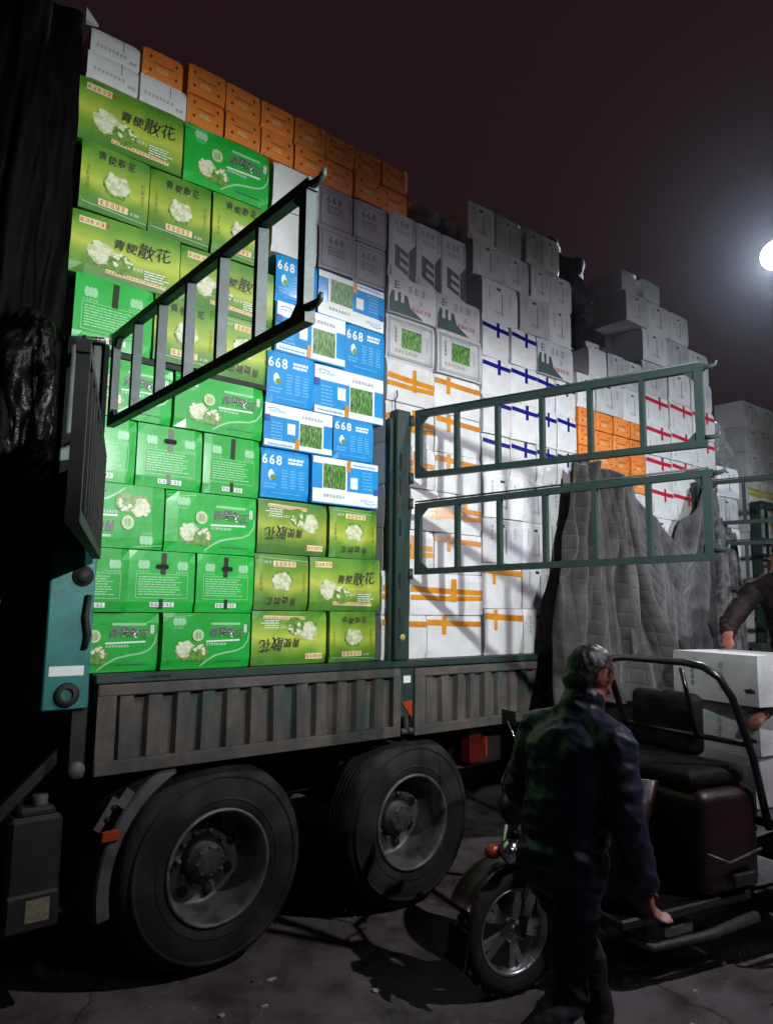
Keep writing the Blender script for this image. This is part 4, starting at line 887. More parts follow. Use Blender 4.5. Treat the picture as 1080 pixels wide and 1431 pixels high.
def hand(mb, wrist, d, side, m, curl=.5):
    # d: direction of the hand, side: towards the thumb
    d = Vector(d).normalized(); side = Vector(side); side = (side - d * side.dot(d)).normalized(); nrm = d.cross(side)
    w = Vector(wrist); rot = Matrix((d, side, nrm)).transposed(); ell_mesh(mb, w + d * .045, (.052, .041, .017), m, rot)
    for k, (off, ln) in enumerate(((.030, .072), (.010, .080), (-.010, .074), (-.029, .058))):
        b0 = w + d * .082 + side * off; c1 = math.sin(curl * (1 + .1 * k)); q1 = b0 + (d * math.cos(curl) + nrm * c1) * ln * .5; q2 = q1 + (d * math.cos(curl * 2.1) + nrm * math.sin(curl * 2.1)) * ln * .5
        cone_mesh(mb, b0, .0098, q1, .0092, m, 10); cone_mesh(mb, q1, .0092, q2, .0078, m, 10)
    t0 = w + d * .025 + side * .034; t1 = t0 + (d * .6 + side * .65 + nrm * .35).normalized() * .035; t2 = t1 + (d * .9 + side * .2 + nrm * .4).normalized() * .03
    cone_mesh(mb, t0, .012, t1, .0105, m, 10); cone_mesh(mb, t1, .0105, t2, .0085, m, 10)
def figure(label, J, mats, voxel=.009, hat=None, loc=(0, 0, 0), wrinkle=.008):
    jk, tr, sk, hr, sh = mats; mb = MB(); V = lambda k: Vector(J[k])
    pel, che, neck, head = V('pelvis'), V('chest'), V('neck'), V('head')
    upd = (neck - pel).normalized(); lat = (V('shL') - V('shR')).normalized(); fwd = lat.cross(upd).normalized(); rot = Matrix((fwd, lat, upd)).transposed()
    ell_mesh(mb, pel, (.158, .192, .15), jk, rot); ell_mesh(mb, pel.lerp(che, .5), (.152, .192, .26), jk, rot); ell_mesh(mb, che, (.148, .202, .22), jk, rot); ell_mesh(mb, che.lerp(neck, .35) - fwd * .02, (.14, .205, .13), jk, rot); ell_mesh(mb, neck - upd * .04, (.10, .13, .06), jk, rot)
    cone_mesh(mb, neck - upd * .01, .088, neck + (head - neck) * .42, .086, jk)
    cone_mesh(mb, neck - upd * .02, .048, head - (head - neck).normalized() * .05, .050, sk)
    for s_ in 'LR':
        cone_mesh(mb, che + upd * .10, .10, V('sh' + s_), .075, jk); cone_mesh(mb, neck + upd * .01, .072, V('sh' + s_) + upd * .0, .066, jk); cone_mesh(mb, V('sh' + s_), .078, V('el' + s_), .068, jk); cone_mesh(mb, V('el' + s_), .068, V('wr' + s_), .054, jk)
        cone_mesh(mb, V('wr' + s_), .054, V('wr' + s_).lerp(V('el' + s_), -.06), .042, jk)
        hd = (V('wr' + s_) - V('el' + s_)).normalized(); hand(mb, V('wr' + s_) + hd * .025, J.get('hd' + s_, hd), J.get('th' + s_, fwd), sk, J.get('cu' + s_, .55))
        hip = pel - upd * .03 + lat * (.088 if s_ == 'L' else -.088)
        cone_mesh(mb, hip, .098, V('kn' + s_), .070, tr); cone_mesh(mb, V('kn' + s_), .070, V('an' + s_), .054, tr)
        a = V('an' + s_); ff = Vector(J.get('ft' + s_, (fwd.x, fwd.y, 0))).normalized(); cone_mesh(mb, a - Vector((0, 0, .045)) - ff * .03, .042, a + ff * .15 - Vector((0, 0, .055)), .034, sh); cone_mesh(mb, a - Vector((0, 0, .05)), .045, a + Vector((0, 0, .03)), .046, sh)
    hu = (head - neck).normalized(); hf = Vector(J['face']); hf = (hf - hu * hf.dot(hu)).normalized(); hl = hu.cross(hf); hrot = Matrix((hf, hl, hu)).transposed(); P = lambda x, y, z: head + hrot @ Vector((x, y, z))
    ell_mesh(mb, P(-.005, 0, .02), (.094, .076, .10), sk, hrot, 24); ell_mesh(mb, P(.025, 0, -.055), (.066, .056, .062), sk, hrot, 20)
    cone_mesh(mb, P(.088, 0, .012), .009, P(.106, 0, -.018), .013, sk, 10); ell_mesh(mb, P(.082, 0, .034), (.014, .055, .010), sk, hrot)   # nose, brow
    for sy in (1, -1):
        ell_mesh(mb, P(.083, sy * .032, .014), (.010, .015, .008), hr, hrot, 12); ell_mesh(mb, P(-.004, sy * .078, .0), (.020, .009, .032), sk, hrot, 12); ell_mesh(mb, P(.062, sy * .034, -.02), (.025, .022, .02), sk, hrot, 12)
    ell_mesh(mb, P(.082, 0, -.052), (.008, .024, .006), 'print_red' if False else hr, hrot, 12); ell_mesh(mb, P(.076, 0, -.063), (.013, .022, .008), sk, hrot, 12)
    ell_mesh(mb, P(-.018, 0, .038), (.102, .088, .098), hr, hrot, 24); ell_mesh(mb, P(-.045, 0, -.02), (.066, .076, .072), hr, hrot, 20)
    src = mb; me = src.mesh('body'); tmp = bpy.data.objects.new('tmp', me); C.objects.link(tmp)
    md = tmp.modifiers.new('r', 'REMESH'); md.mode = 'VOXEL'; md.voxel_size = voxel
    ms = tmp.modifiers.new('s', 'SMOOTH'); ms.factor = .5; ms.iterations = 4
    bpy.context.view_layer.update()
    ev = bpy.data.meshes.new_from_object(tmp.evaluated_get(bpy.context.evaluated_depsgraph_get())); bpy.data.objects.remove(tmp)
    # surface colour from the nearest source surface
    kd = kdtree.KDTree(len(src.f)); mi_ = []
    for i, f in enumerate(src.f):
        c_ = Vector((0, 0, 0))
        for k in f: c_ += Vector(src.v[k])
        kd.insert(c_ / len(f), i)
    kd.balance(); ev.materials.clear()
    for n_ in src.names: ev.materials.append(MATS[n_])
    cl = [src.names.index(x) for x in (jk, tr)]
    vm = {}; hi_ = src.names.index(hr)
    for p in ev.polygons:
        p.material_index = src.m[kd.find(p.center)[1]]; p.use_smooth = True
        for v in p.vertices: vm[v] = p.material_index
    nr = [v.normal.copy() for v in ev.vertices]
    for v in ev.vertices:
        if vm.get(v.index) == hi_: c_ = v.co; v.co = c_ + nr[v.index] * (abs(nz(c_.x, c_.y, c_.z * .6, 38)) * .007 + nz(c_.x, c_.y, c_.z * .5, 80) * .003)
        if vm.get(v.index) in cl:
            c_ = v.co; 
            w1 = nz(c_.x * 1.1, c_.y * 1.1, c_.z * 2.2 + c_.x * .8, 6); w2 = nz(c_.x + 4, c_.y, c_.z * 1.7 - c_.y * .9, 13)
            v.co = c_ + nr[v.index] * ((.32 - abs(w1) * 1.6) * wrinkle * 1.5 + (.28 - abs(w2) * 1.5) * wrinkle * .8)
    zmin = min(v.co.z for v in ev.vertices); o0 = Vector((pel.x, pel.y, zmin)); ev.transform(Matrix.Translation(-o0)); ev.update()
    o = link('person', ev, None, o0); ORG[o] = o0; tag(o, label, 'person')
    if hat:
        h = MB(); n_ = 32; vs = []; prof = [(.012, .142), (.05, .138), (.080, .121), (.096, .094), (.104, .06), (.106, .02), (.104, -.005), (.100, -.028), (.094, -.028), (.094, -.0)]
        for k in range(n_):
            a = 2 * math.pi * k / n_; f_ = max(0, math.cos(a))
            for r_, z_ in prof:
                z2 = z_ if z_ > .05 else lerp(z_, max(z_, .03), sm(f_ * 2.2)); rk = r_ * (1 + .035 * math.sin(6 * a) * (z_ > .02) * (z_ < .14))
                vs.append(P(-.010 + rk * 1.05 * math.cos(a), rk * .88 * math.sin(a), z2)[:])
        q_ = len(prof); h.add(vs, [(k * q_ + j, k * q_ + j + 1, ((k + 1) % n_) * q_ + j + 1, ((k + 1) % n_) * q_ + j) for k in range(n_) for j in range(q_ - 1)] + [tuple(k * q_ for k in range(n_))], hat)
        for i in range(len(h.smooth)): h.smooth[i] = True
        part('cap', h, o)
    return o
# man walking past the trike
bx, by = 2.43, -1.78
def at(x, y, z): # local of the walker: x forward, y left
    c_, s_ = math.cos(R(-12)), math.sin(R(-12)); x += (z - .95) * .17; return (bx + x * c_ - y * s_, by + x * s_ + y * c_, z)
figure('dark-haired man in a shiny navy jacket striding past the trike',
       dict(pelvis=at(0, 0, .93), chest=at(.0, 0, 1.25), neck=at(.01, 0, 1.46), head=at(.05, 0, 1.61), face=(.93, -.30, -.28), shL=at(-.03, .195, 1.39), shR=at(.03, -.195, 1.39),
            elL=at(-.05, .24, 1.14), wrL=at(.14, .21, .99), elR=at(.06, -.25, 1.12), wrR=at(.17, -.255, .90), thL=(1, 0, 0), thR=(.8, .55, .3), knL=at(.26, .09, .53), anL=at(.42, .09, .12), knR=at(.02, -.09, .49), anR=at(-.34, -.09, .20)),
       ('jacket_navy', 'trousers_black', 'skin', 'hair_black', 'shoe_black'), .0085, None, wrinkle=.009)
# worker standing on the trike's bed, leaning over the boxes
figure('worker in dark clothes leaning over the white boxes at the right edge',
       dict(pelvis=(5.55, -1.46, 1.670), chest=(5.39, -1.48, 1.950), neck=(5.27, -1.50, 2.120), head=(5.27, -1.52, 2.250), face=(-.2, .75, -.6), shL=(5.29, -1.68, 2.030), shR=(5.31, -1.28, 2.050),
            elL=(4.93, -1.74, 1.62), wrL=(4.52, -1.66, 1.33), elR=(5.10, -1.19, 1.810), wrR=(4.97, -1.24, 1.750), thL=(0, .7, .5), knL=(5.47, -1.56, 1.250), anL=(5.52, -1.54, .865), knR=(5.47, -1.36, 1.250), anR=(5.52, -1.30, .865), ftL=(-1, 0, 0), ftR=(-1, 0, 0)),
       ('jacket_brown', 'trousers_black', 'skin', 'hair_black', 'shoe_black'), .011, 'cap_leather')
# worker stooping on top of the load
figure('worker stooping on top of the load against the night sky',
       dict(pelvis=(5.62, .42, 4.72), chest=(5.45, .40, 4.96), neck=(5.33, .39, 5.10), head=(5.23, .38, 5.19), face=(-.8, -.2, -.55), shL=(5.36, .19, 5.02), shR=(5.38, .60, 5.04),
            elL=(5.22, .16, 4.78), wrL=(5.08, .2, 4.60), elR=(5.24, .62, 4.80), wrR=(5.10, .55, 4.62), knL=(5.46, .33, 4.40), anL=(5.60, .32, 4.30), knR=(5.48, .52, 4.40), anR=(5.64, .52, 4.30), ftL=(-1, 0, 0), ftR=(-1, 0, 0)),
       ('jacket_dark', 'trousers_black', 'skin', 'hair_black', 'shoe_black'), .011)

# ------------------------------------------------------------------ cargo trike
trike = empty('cargo_trike', (2.97, -1.03, 0), R(168)); tag(trike, 'dark red three-wheeled cargo trike with black tube frame parked by the truck', 'trike')
def trike_wheel(cx, cy, parent):
    t = MB(); c = (cx, cy, .298); t.lathe([(.195, -.035), (.215, -.052), (.255, -.058), (.285, -.045), (.296, -.02), (.298, 0), (.296, .02), (.285, .045), (.255, .058), (.215, .052), (.195, .035)], c, 'tyre_rubber', 56)
    for k in range(40):
        a = 2 * math.pi * k / 40; ca, sa = math.cos(a), math.sin(a)
        for y in (-.034, .006):
            q = Vector((cx + .289 * ca, cy + y + (.01 if k % 2 else 0), .298 + .289 * sa)); t.obox(q - Vector((-sa, 0, ca)) * .014, Vector((-sa, 0, ca)) * .028, (0, .026, 0), Vector((ca, 0, sa)) * .014, 'tyre_rubber')
    w = lpart('wheel', t, parent)
    r_ = MB(); r_.lathe([(.200, -.04), (.206, -.046), (.198, -.048), (.188, -.038), (.180, -.015), (.180, .015), (.188, .038), (.198, .048), (.206, .046), (.200, .04)], c, 'alloy', 48); lpart('rim', r_, w)
    h = MB(); h.lathe([(0, -.062), (.03, -.062), (.04, -.05), (.055, -.04), (.055, .04), (.04, .05), (.03, .062), (0, .062)], c, 'alloy', 24); lpart('hub', h, w)
    for k in range(5):
        a = 2 * math.pi * k / 5 + .75; s_ = MB()
        for off in (-.16, .16):
            u_ = Vector((math.cos(a), 0, math.sin(a))); e_ = Vector((math.cos(a + off), 0, math.sin(a + off))); cc = Vector(c); s_.beam(cc + u_ * .045 , cc + e_ * .185, .036, .024, 'alloy', upv=(0, 1, 0.01))
        lpart('spoke', s_, w)
    return w
trike_wheel(0, 0, trike); trike_wheel(-2.25, .52, trike); trike_wheel(-2.25, -.52, trike)
q = MB()
for y in (-.095, .095): q.tube([(0, y, .298), (-.07, y, .62), (-.16, y, .98)], [.022, .026, .026], 'trike_black', 10)
q.tube([(0, -.11, .298), (0, .11, .298)], .014, 'alloy', 10); q.beam((-.10, -.12, .72), (-.10, .12, .72), .05, .03, 'trike_black'); lpart('fork', q, trike)
m = MB(); vs = []; n = 16
for k in range(n + 1):
    a = R(28 + (150 - 28) * k / n); 
    for y, rr_ in ((-.085, .34), (-.05, .355), (.05, .355), (.085, .34), (.083, .334), (-.083, .334)): vs.append((rr_ * math.cos(a), y, .298 + rr_ * math.sin(a)))
m.add(vs, [(6 * k + j, 6 * k + (j + 1) % 6, 6 * (k + 1) + (j + 1) % 6, 6 * (k + 1) + j) for k in range(n) for j in range(6)] + [tuple(range(6)), tuple(range(6 * n, 6 * n + 6))], 'trike_red', True); fd = lpart('fender', m, trike)
m = MB(); m.obox((.29, -.085, .35), (.035, 0, -.16), (0, .17, 0), (.006, 0, .002), 'tyre_rubber'); lpart('mud_flap', m, fd)
m = MB(); m.lathe([(0, -.02), (.045, -.012), (.055, .02), (.05, .06), (0, .07)], (.06, .07, .70), 'chrome', 20); hl_ = lpart('signal_lamp', m, trike)
m = MB(); ell_mesh(m, (.115, .03, .69), (.05, .035, .035), 'reflector_orange'); lpart('lens', m, hl_)
m = MB(); m.lathe([(.0, -.04), (.07, -.03), (.085, .03), (.06, .09), (0, .1)], (-.02, 0, .88), 'trike_black', 20); lpart('headlamp', m, trike)
m = MB(); m.tube([(-.16, 0, .96), (-.2, 0, 1.06)], .03, 'trike_black'); m.tube([(-.36, .38, 1.07), (-.26, .26, 1.10), (-.2, 0, 1.07), (-.26, -.26, 1.10), (-.36, -.38, 1.07)], .014, 'chrome', 8); hbz = lpart('handlebar', m, trike)
for sy in (1, -1):
    m = MB(); m.tube([(-.36, sy * .38, 1.07), (-.45, sy * .42, 1.06)], .018, 'trike_black', 10); lpart('grip', m, hbz)
    m = MB(); m.tube([(-.27, sy * .26, 1.1), (-.25, sy * .33, 1.25)], .006, 'chrome', 6); m.obox((-.26, sy * .33 - .06, 1.23), (.012, 0, .0), (0, .12, 0), (0, 0, .08), 'trike_black'); lpart('mirror', m, hbz)
def curved_shield():
    m = MB(); vs = []; n = 10
    for k in range(n + 1):
        y = -.42 + .84 * k / n; bx_ = -.30 - .18 * (abs(y) / .42) ** 2
        for x, z in ((bx_ - .03, .40), (bx_, .55), (bx_ - .02, .85), (bx_ - .10, 1.04), (bx_ - .14, 1.04), (bx_ - .06, .85), (bx_ - .04, .55), (bx_ - .07, .40)): vs.append((x, y, z))
    m.add(vs, [(8 * k + j, 8 * k + (j + 1) % 8, 8 * (k + 1) + (j + 1) % 8, 8 * (k + 1) + j) for k in range(n) for j in range(8)] + [tuple(range(8)), tuple(range(8 * n, 8 * n + 8))], 'trike_red', True); return m
lpart('leg_shield', curved_shield(), trike)
m = MB(); m.box(-1.30, -.36, -.40, .40, .36, .41, 'trike_black', .01); lpart('footboard', m, trike)
m = MB(); m.rbox(-1.38, -.92, -.42, .42, .412, .95, 'trike_red', .07); sb_ = lpart('seat_box', m, trike)
m = MB(); m.rbox(-1.34, -.88, -.38, .38, .945, 1.05, 'seat_vinyl', .048); lpart('seat_cushion', m, sb_)
for z_ in (.62, .78):
    m = MB(); m.obox((-.919, -.25, z_), (0, .5, -.03), (.005, 0, 0), (0, 0, .006), 'trike_black'); lpart('crease', m, sb_)
m = MB(); m.rbox(-1.38, -1.26, -.40, .10, 1.04, 1.40, 'seat_vinyl', .055); lpart('seat_back', m, trike)
fp = [(-1.40, .45, .72), (-1.30, .45, 1.10), (-1.17, .44, 1.42), (-1.11, .41, 1.53), (-1.07, .34, 1.585), (-1.06, .22, 1.60), (-1.06, -.22, 1.60), (-1.07, -.34, 1.585), (-1.11, -.41, 1.53), (-1.17, -.44, 1.42), (-1.30, -.45, 1.10), (-1.40, -.45, .72)]
m = MB(); m.tube(fp, .021, 'trike_black', 12); fr_ = lpart('tube_frame', m, trike)
m = MB(); m.tube([(-1.27, .445, 1.17), (-1.27, -.445, 1.17)], .017, 'trike_black', 8); lpart('cross_bar', m, fr_)
m = MB(); m.tube([(-1.14, .13, 1.56), (-1.25, .13, 1.17)], .014, 'trike_black', 8); lpart('stay', m, fr_)
m = MB(); m.box(-2.98, -1.47, -.56, .56, .70, .752, 'trike_black', .006); bd_ = lpart('cargo_bed', m, trike)
for sy in (1, -1):
    m = MB(); m.box(-2.98, -1.47, sy * .575 - .012, sy * .575 + .012, .60, .70, 'trike_black'); lpart('side_board', m, bd_)
    for z_, r_ in ((.775, .013), (.63, .010), (.52, .013), (.48, .010)):
        m = MB(); m.tube([(-1.46, sy * .60, z_), (-2.98, sy * .60, z_)], r_, 'chrome', 8); lpart('rail', m, bd_)
m = MB(); m.beam((-.5, .2, .42), (-2.9, .2, .66), .05, .07, 'trike_black'); m.beam((-.5, -.2, .42), (-2.9, -.2, .66), .05, .07, 'trike_black'); m.tube([(-2.25, -.5, .3), (-2.25, .5, .3)], .035, 'trike_black'); lpart('frame', m, trike)
m = MB(); m.box(-.98, -.66, -.02, .30, .20, .34, 'rim_steel', .03); m.tube([(-.66, .14, .27), (-.5, .14, .30)], .05, 'rim_steel', 12); m.box(-.92, -.72, .29, .34, .24, .30, 'alloy', .01); lpart('engine', m, trike)
m = MB(); m.tube([(-1.35, .46, .30), (-1.42, .50, .24), (-1.55, .53, .24), (-1.62, .52, .30)], .012, 'mudguard_grey', 8); lpart('step', m, trike)
m = MB()
for k in range(7): m.lathe([(.0, .0), (.075 - .004 * abs(k - 3), .0), (.075 - .004 * abs(k - 3), .012), (.055, .014)], (-.60, .12, .30 + k * .022), 'rim_steel', 18, axis='Z')
lpart('cylinder_fins', m, trike)
m = MB(); m.tube([(-.56, .20, .36), (-.50, .28, .28), (-.62, .34, .22), (-1.0, .36, .22), (-1.35, .38, .26)], [.02, .02, .02, .026, .030], 'hub_grease', 10); lpart('exhaust', m, trike)
m = MB(); ell_mesh(m, (-.62, 0, .86), (.26, .17, .13), 'trike_red', None, 24)
for i in range(len(m.smooth)): m.smooth[i] = True
tk_ = lpart('fuel_tank', m, trike)
m = MB(); m.lathe([(0, .02), (.035, .02), (.038, 0)], (-.60, 0, .985), 'chrome', 16, axis='Z'); lpart('filler_cap', m, tk_)
for k, (a, b_, c_) in enumerate((((-.30, .22, 1.10), (-.10, .18, .95), (-.09, .10, .60)), ((-.30, -.22, 1.10), (-.06, -.14, .98), (-.10, -.10, .62)), ((-.28, .1, 1.09), (-.05, .05, 1.0), (-.03, .03, .9)), ((-.3, .18, 1.1), (-.40, .30, .8), (-.7, .25, .45)))):
    m = MB(); m.tube([a, tuple((Vector(a) + Vector(b_)) / 2 + Vector((.03, .01, .03))), b_, c_], .006, 'trike_black', 6); lpart('cable', m, trike)
for sy in (1, -1):
    m = MB(); m.tube([(-.30, sy * .27, 1.085), (-.33, sy * .36, 1.06), (-.40, sy * .42, 1.045)], .006, 'chrome', 6); lpart('brake_lever', m, hbz)
    m = MB(); m.tube([(-.02, sy * .12, .40), (-.10, sy * .12, .75)], .034, 'chrome', 10); lpart('shock_absorber', m, trike)
m = MB(); m.box(-.24, -.14, -.10, .10, 1.06, 1.14, 'trike_black', .02); lpart('instrument', m, hbz)
m = MB(); m.box(-1.28, -1.10, .435, .46, .46, .53, 'trike_black', .008); lpart('step_plate', m, trike)
m = MB(); m.tube([(-1.30, .47, .64), (-1.05, .47, .60), (-.90, .46, .66)], .007, 'rim_steel', 8); lpart('trim_rail', m, sb_)
m = MB(); m.lathe([(0, -.02), (.05, -.015), (.055, .01), (0, .02)], (-1.43, .50, .62), 'reflector_red', 16); lpart('side_lamp', m, trike)
# white boxes carried on the trike
def foam_text():
    w, h = .64, .29; lb = MB(); marks(lb, -.16, .21, .034, 4, 'print_ink_green', 1, True, 3); marks(lb, .06, .22, .04, 4, 'print_grey', 1, True, 8); marks(lb, -.11, .19, .04, 4, 'print_pale_green', 1, seed=5)
    lb.poly([(-.30, .225), (-.26, .240), (-.21, .236), (-.21, .215), (-.26, .210)], 'print_black', 1); lb.poly([(.22, .09), (.27, .10), (.3, .09), (.3, .075), (.24, .07)], 'print_black', 1)
    proto('foam_text', w, .46, h, 'aged_white', [('printed_label', lb)], .016)
foam_text()
hx_, hy_ = math.cos(R(168)), math.sin(R(168))
def tl(x, y, z): return (2.97 + x * hx_ - y * hy_, -1.03 + x * hy_ + y * hx_, z)
for (x, y, z, yaw, lab) in ((-1.56, -.06, .757, 0, 'white foam box at the bottom of the stack on the trike'), (-1.58, -.04, 1.05, 3, 'white foam box in the middle of the stack on the trike'), (-1.53, .03, 1.343, -4, 'white foam box on top of the stack on the trike')):
    w, d, h, me, ps = PROTO['foam_text']; o = link('foam_box', me[0], None, tl(x, y, z)); o.rotation_euler = (0, 0, R(168 + 90 + yaw)); tag(o, lab, 'box', 'foam boxes on the trike')
    for n_, m_ in ps: link(n_, m_, o)['kind'] = 'stuff'

# ------------------------------------------------------------------ next truck along, with its own load
t2 = empty('cargo_truck', (10.9, 1.5, 0)); tag(t2, 'second loaded truck standing behind the first at the right edge', 'truck')
m = MB(); m.box(8.75, 13.4, .33, 2.7, 1.35, 1.53, 'green_paint'); part('bed_floor', m, t2)
m = MB(); m.box(8.75, 13.4, .27, .325, 1.05, 1.53, 'dusty_panel'); part('side_panel', m, t2)
for x in (8.9, 10.8, 12.7):
    m = MB(); m.box(x, x + .1, .25, .32, 1.532, 3.2, 'green_paint'); part('stake_post', m, t2)
for z in (2.1, 2.55, 2.74, 3.18):
    m = MB(); m.beam((8.9, .21, z), (12.8, .21, z), .04, .045, 'green_paint'); part('rail', m, t2)
for k in range(13):
    m = MB(); m.beam((9.05 + k * .3, .21, 2.1), (9.05 + k * .3, .21, 3.18), .03, .03, 'green_paint', upv=(1, 0, 0)); part('bar', m, t2)
for x in (9.6, 12.4):
    m = MB(); m.lathe([(.0, .02), (.3, .0), (.45, .0), (.52, .05), (.52, .22), (.45, .27)], (x, .36, .525), 'tyre_rubber', 40); part('wheel', m, t2)
z = 1.535
for k in range(9):
    key = ['red_tape', 'yellow_tape', 'red_tape', 'white_text1', 'yellow_tape', 'yellow_tape', 'white_text0', 'white_text2', 'white_text3'][k]
    for j in range(6):
        carton(key, 8.95 + .46 * j, 9.40 + .46 * j, z, z + .325, '%s layer up, %s on the second truck' % (ORD[k + 1], ORD[j + 1]), 'boxes on the second truck', .34)
    z += .328

# ------------------------------------------------------------------ lamps
def lamp_post():
    px_, py_ = STREET[0] + 1.3, STREET[1] - 1.05; r_ = empty('street_lamp', (px_, py_, 0)); tag(r_, 'tall street lamp shining white at the right edge', 'street lamp')
    hx = Vector((STREET[0] - px_, STREET[1] - py_, STREET[2]))
    m = MB(); m.tube([(0, 0, 0), (0, 0, 4), (0, 0, hx.z + .45)], [.11, .09, .06], 'pole_grey', 14); lpart('pole', m, r_)
    m = MB(); m.lathe([(0, .02), (.18, .02), (.18, 0)], (0, 0, .0), 'pole_grey', 16, axis='Z'); lpart('base_plate', m, r_)
    m = MB(); m.tube([(0, 0, hx.z + .4), (hx.x * .5, hx.y * .5, hx.z + .5), (hx.x + .03, hx.y + .03, hx.z + .2)], .035, 'pole_grey', 10); lpart('arm', m, r_)
    d = Vector((-.62, -.48, -.62)).normalized(); s_ = d.cross(Vector((0, 0, 1))).normalized(); u_ = s_.cross(d); n = 24
    def dish(r0, t0, r1, t1, mt, nm, par):
        m = MB(); vs = [(hx + d * t + (s_ * math.cos(2 * math.pi * k / n) + u_ * math.sin(2 * math.pi * k / n)) * r)[:] for r, t in ((r0, t0), (r1, t1)) for k in range(n)]
        m.add(vs, [(k, (k + 1) % n, n + (k + 1) % n, n + k) for k in range(n)] + [tuple(range(n))[::-1], tuple(range(n, 2 * n))], mt, False); return lpart(nm, m, par)
    hd_ = dish(.10, -.22, .24, -.03, 'lamp_housing', 'lamp_head', r_); dish(.17, -.028, .155, .0, 'lamp_lit', 'lamp_lens', hd_)
lamp_post()
def flood(loc, aim, label):
    L0 = Vector(loc); d = (Vector(aim) - L0).normalized(); r_ = empty('work_lamp', (loc[0] + .35 * (-d.x), loc[1] - .35 * d.y, 0)); tag(r_, label, 'lamp', 'work lamps on tall stands')
    o0 = ORG[r_]; m = MB(); m.tube([o0, (o0.x, o0.y, loc[2] + .05)], [.035, .025], 'pole_grey', 10); part('pole', m, r_)
    for k in range(3):
        a = 2 * math.pi * k / 3; m = MB(); m.tube([(o0.x, o0.y, .5), (o0.x + .55 * math.cos(a), o0.y + .55 * math.sin(a), .015)], .014, 'pole_grey', 8); part('leg', m, r_)
    s_ = d.cross(Vector((0, 0, 1))).normalized(); u_ = s_.cross(d); c_ = L0 - d * .12; m = MB(); m.obox(c_ - s_ * .2 - u_ * .15 - d * .1, s_ * .4, u_ * .3, d * .1, 'lamp_housing'); hd_ = part('lamp_head', m, r_)
    m = MB(); m.beam(Vector((o0.x, o0.y, loc[2])), c_ - d * .05, .03, .03, 'lamp_housing'); part('arm', m, r_)
    m = MB(); m.obox(c_ - s_ * .18 - u_ * .13 + d * .001, s_ * .36, u_ * .26, d * .004, 'flood_lit'); part('lamp_lens', m, hd_); return r_
def yard_lamp():
    r_ = empty('yard_lamp', (YARD[0], YARD[1] - 1.0, 0)); tag(r_, 'high yard lamp on a pole lighting the ground beside the truck', 'lamp')
    m = MB(); m.tube([(0, 0, 0), (0, 0, YARD[2] + .15)], [.09, .06], 'pole_grey', 12); lpart('pole', m, r_)
    m = MB(); m.tube([(0, 0, YARD[2] + .1), (0, .5, YARD[2] + .2), (0, .85, YARD[2] + .17)], .03, 'pole_grey', 8); lpart('arm', m, r_)
    m = MB(); m.box(-.15, .15, .8, 1.2, YARD[2] + .06, YARD[2] + .16, 'lamp_housing', .02); hd_ = lpart('lamp_head', m, r_)
    m = MB(); m.box(-.12, .12, .85, 1.15, YARD[2] + .05, YARD[2] + .059, 'flood_lit'); lpart('lamp_lens', m, hd_)
yard_lamp()
wl = flood(LAMP_A, AIM_A, 'work lamp on a stand lighting the front half of the load')
m = MB(); m.box(2.35, 3.05, LAMP_A[1] + .70, LAMP_A[1] + .71, 3.50, 3.82, 'lamp_housing'); fg = part('added_shade_flag', m, wl)  # added panel, out of view, blocking the beam to shade the upper middle cartons
m = MB(); m.tube([(2.75, LAMP_A[1] - .12, 3.60), (2.9, LAMP_A[1] + .3, 3.84), (2.9, LAMP_A[1] + .70, 3.80)], .008, 'lamp_housing', 6); m.tube([(2.35, LAMP_A[1] - .16, 3.50), (2.75, LAMP_A[1] - .12, 3.60)], .008, 'lamp_housing', 6); part('stay', m, fg)
flood(LAMP_B, AIM_B, 'work lamp on a stand lighting the rear half of the load')

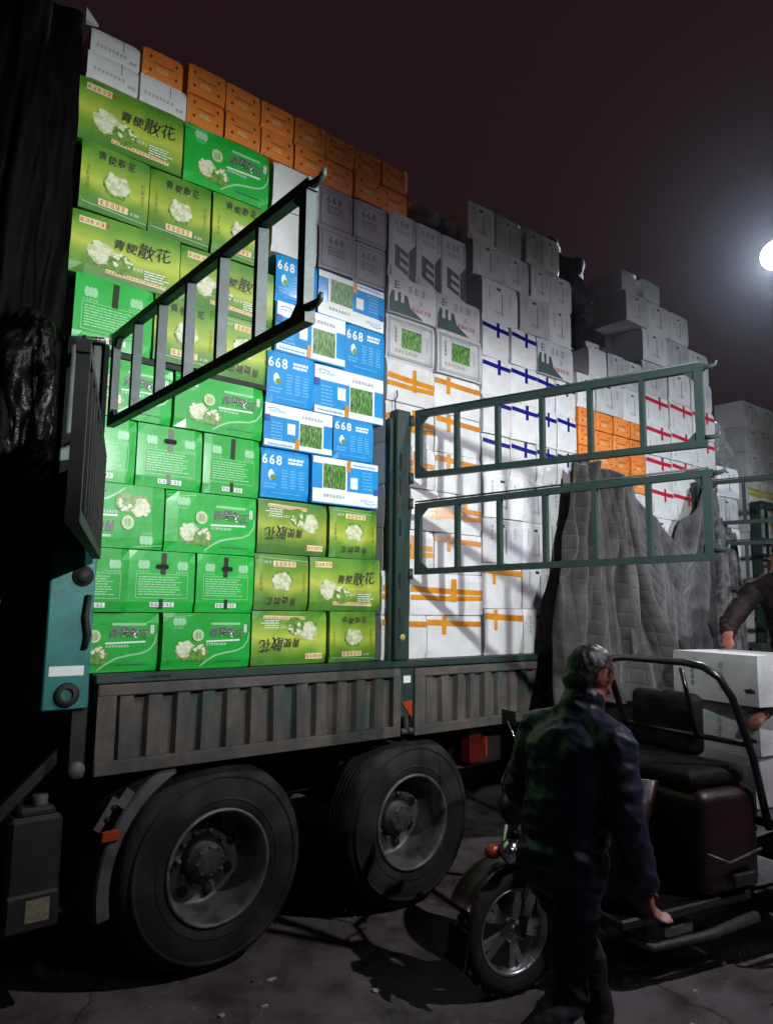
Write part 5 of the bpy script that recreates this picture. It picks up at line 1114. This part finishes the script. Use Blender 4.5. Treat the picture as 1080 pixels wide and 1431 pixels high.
# ------------------------------------------------------------------ litter on the ground
lr = random.Random(21)
spots = [(2.02, -.16), (2.10, -.20), (3.05, -1.9), (3.25, -2.0), (3.4, -1.75), (3.7, -1.6), (3.55, -1.9), (2.45, -.62), (1.95, -.4), (3.9, -1.9), (4.1, -1.55), (1.75, -.35), (2.6, -.35)]
names = ['by the front wheel', 'just behind the front wheel', 'near the walking man', 'right of the walking man', 'beyond the walking man', 'in front of the trike bed', 'between man and trike bed', 'left of the trike wheel', 'below the front wheel', 'at the right foreground', 'under the trike bed edge', 'at the foot of the front wheel', 'behind the trike mud flap']
for i, (x, y) in enumerate(spots):
    m = MB(); n = 6; k = lr.uniform(.012, .03); top = [(x + k * math.cos(2 * math.pi * j / n) * lr.uniform(.5, 1.4), y + k * .6 * math.sin(2 * math.pi * j / n) * lr.uniform(.5, 1.4), .006 + lr.uniform(0, .008)) for j in range(n)]
    m.add(top + [(a, b_, .001) for a, b_, c_ in top], [tuple(range(n))] + [(j, n + j, n + (j + 1) % n, (j + 1) % n) for j in range(n)], 'litter_paper' if i % 3 else 'dry_leaf')
    thing('litter_scrap', m, (x, y, 0), ('small pale scrap on the ground ' if i % 3 else 'dry leaf on the ground ') + names[i], 'litter', 'litter on the ground')

gr = MB(); g2 = random.Random(4)
for i in range(900):
    x, y = g2.uniform(.6, 5.2), g2.uniform(-2.6, .2); k = g2.uniform(.0015, .006); a = g2.uniform(0, 6.3); cs, sn = math.cos(a) * k, math.sin(a) * k
    gr.add([(x + cs, y + sn, 0), (x - sn, y + cs, 0), (x - cs, y - sn, 0), (x + sn, y - cs, 0), (x + cs * .2, y, k * g2.uniform(.6, 1.4))], [(0, 1, 4), (1, 2, 4), (2, 3, 4), (3, 0, 4)], 'grit_stone' if i % 5 else 'litter_paper')
tag(link('grit', gr.mesh('grit')), 'fine grit and crumbs scattered over the ground', 'grit', kind='stuff')
# ------------------------------------------------------------------ night haze
hz = MB(); hz.box(-8, 22, -11, 9, -1, 10, 'hole_dark'); ho = link('haze', hz.mesh('haze')); tag(ho, kind='stuff')
hm = bpy.data.materials.new('night_haze'); hm.use_nodes = True; nt = hm.node_tree
for n_ in list(nt.nodes):
    if n_.type != 'OUTPUT_MATERIAL': nt.nodes.remove(n_)
pv = nt.nodes.new('ShaderNodeVolumePrincipled'); pv.inputs['Density'].default_value = HAZE; pv.inputs['Color'].default_value = (.8, .88, 1, 1); pv.inputs['Anisotropy'].default_value = .9
nt.links.new(pv.outputs[0], nt.nodes['Material Output'].inputs['Volume'])
ho.data.materials.clear(); ho.data.materials.append(hm)
bpy.data.objects.remove(_fo)
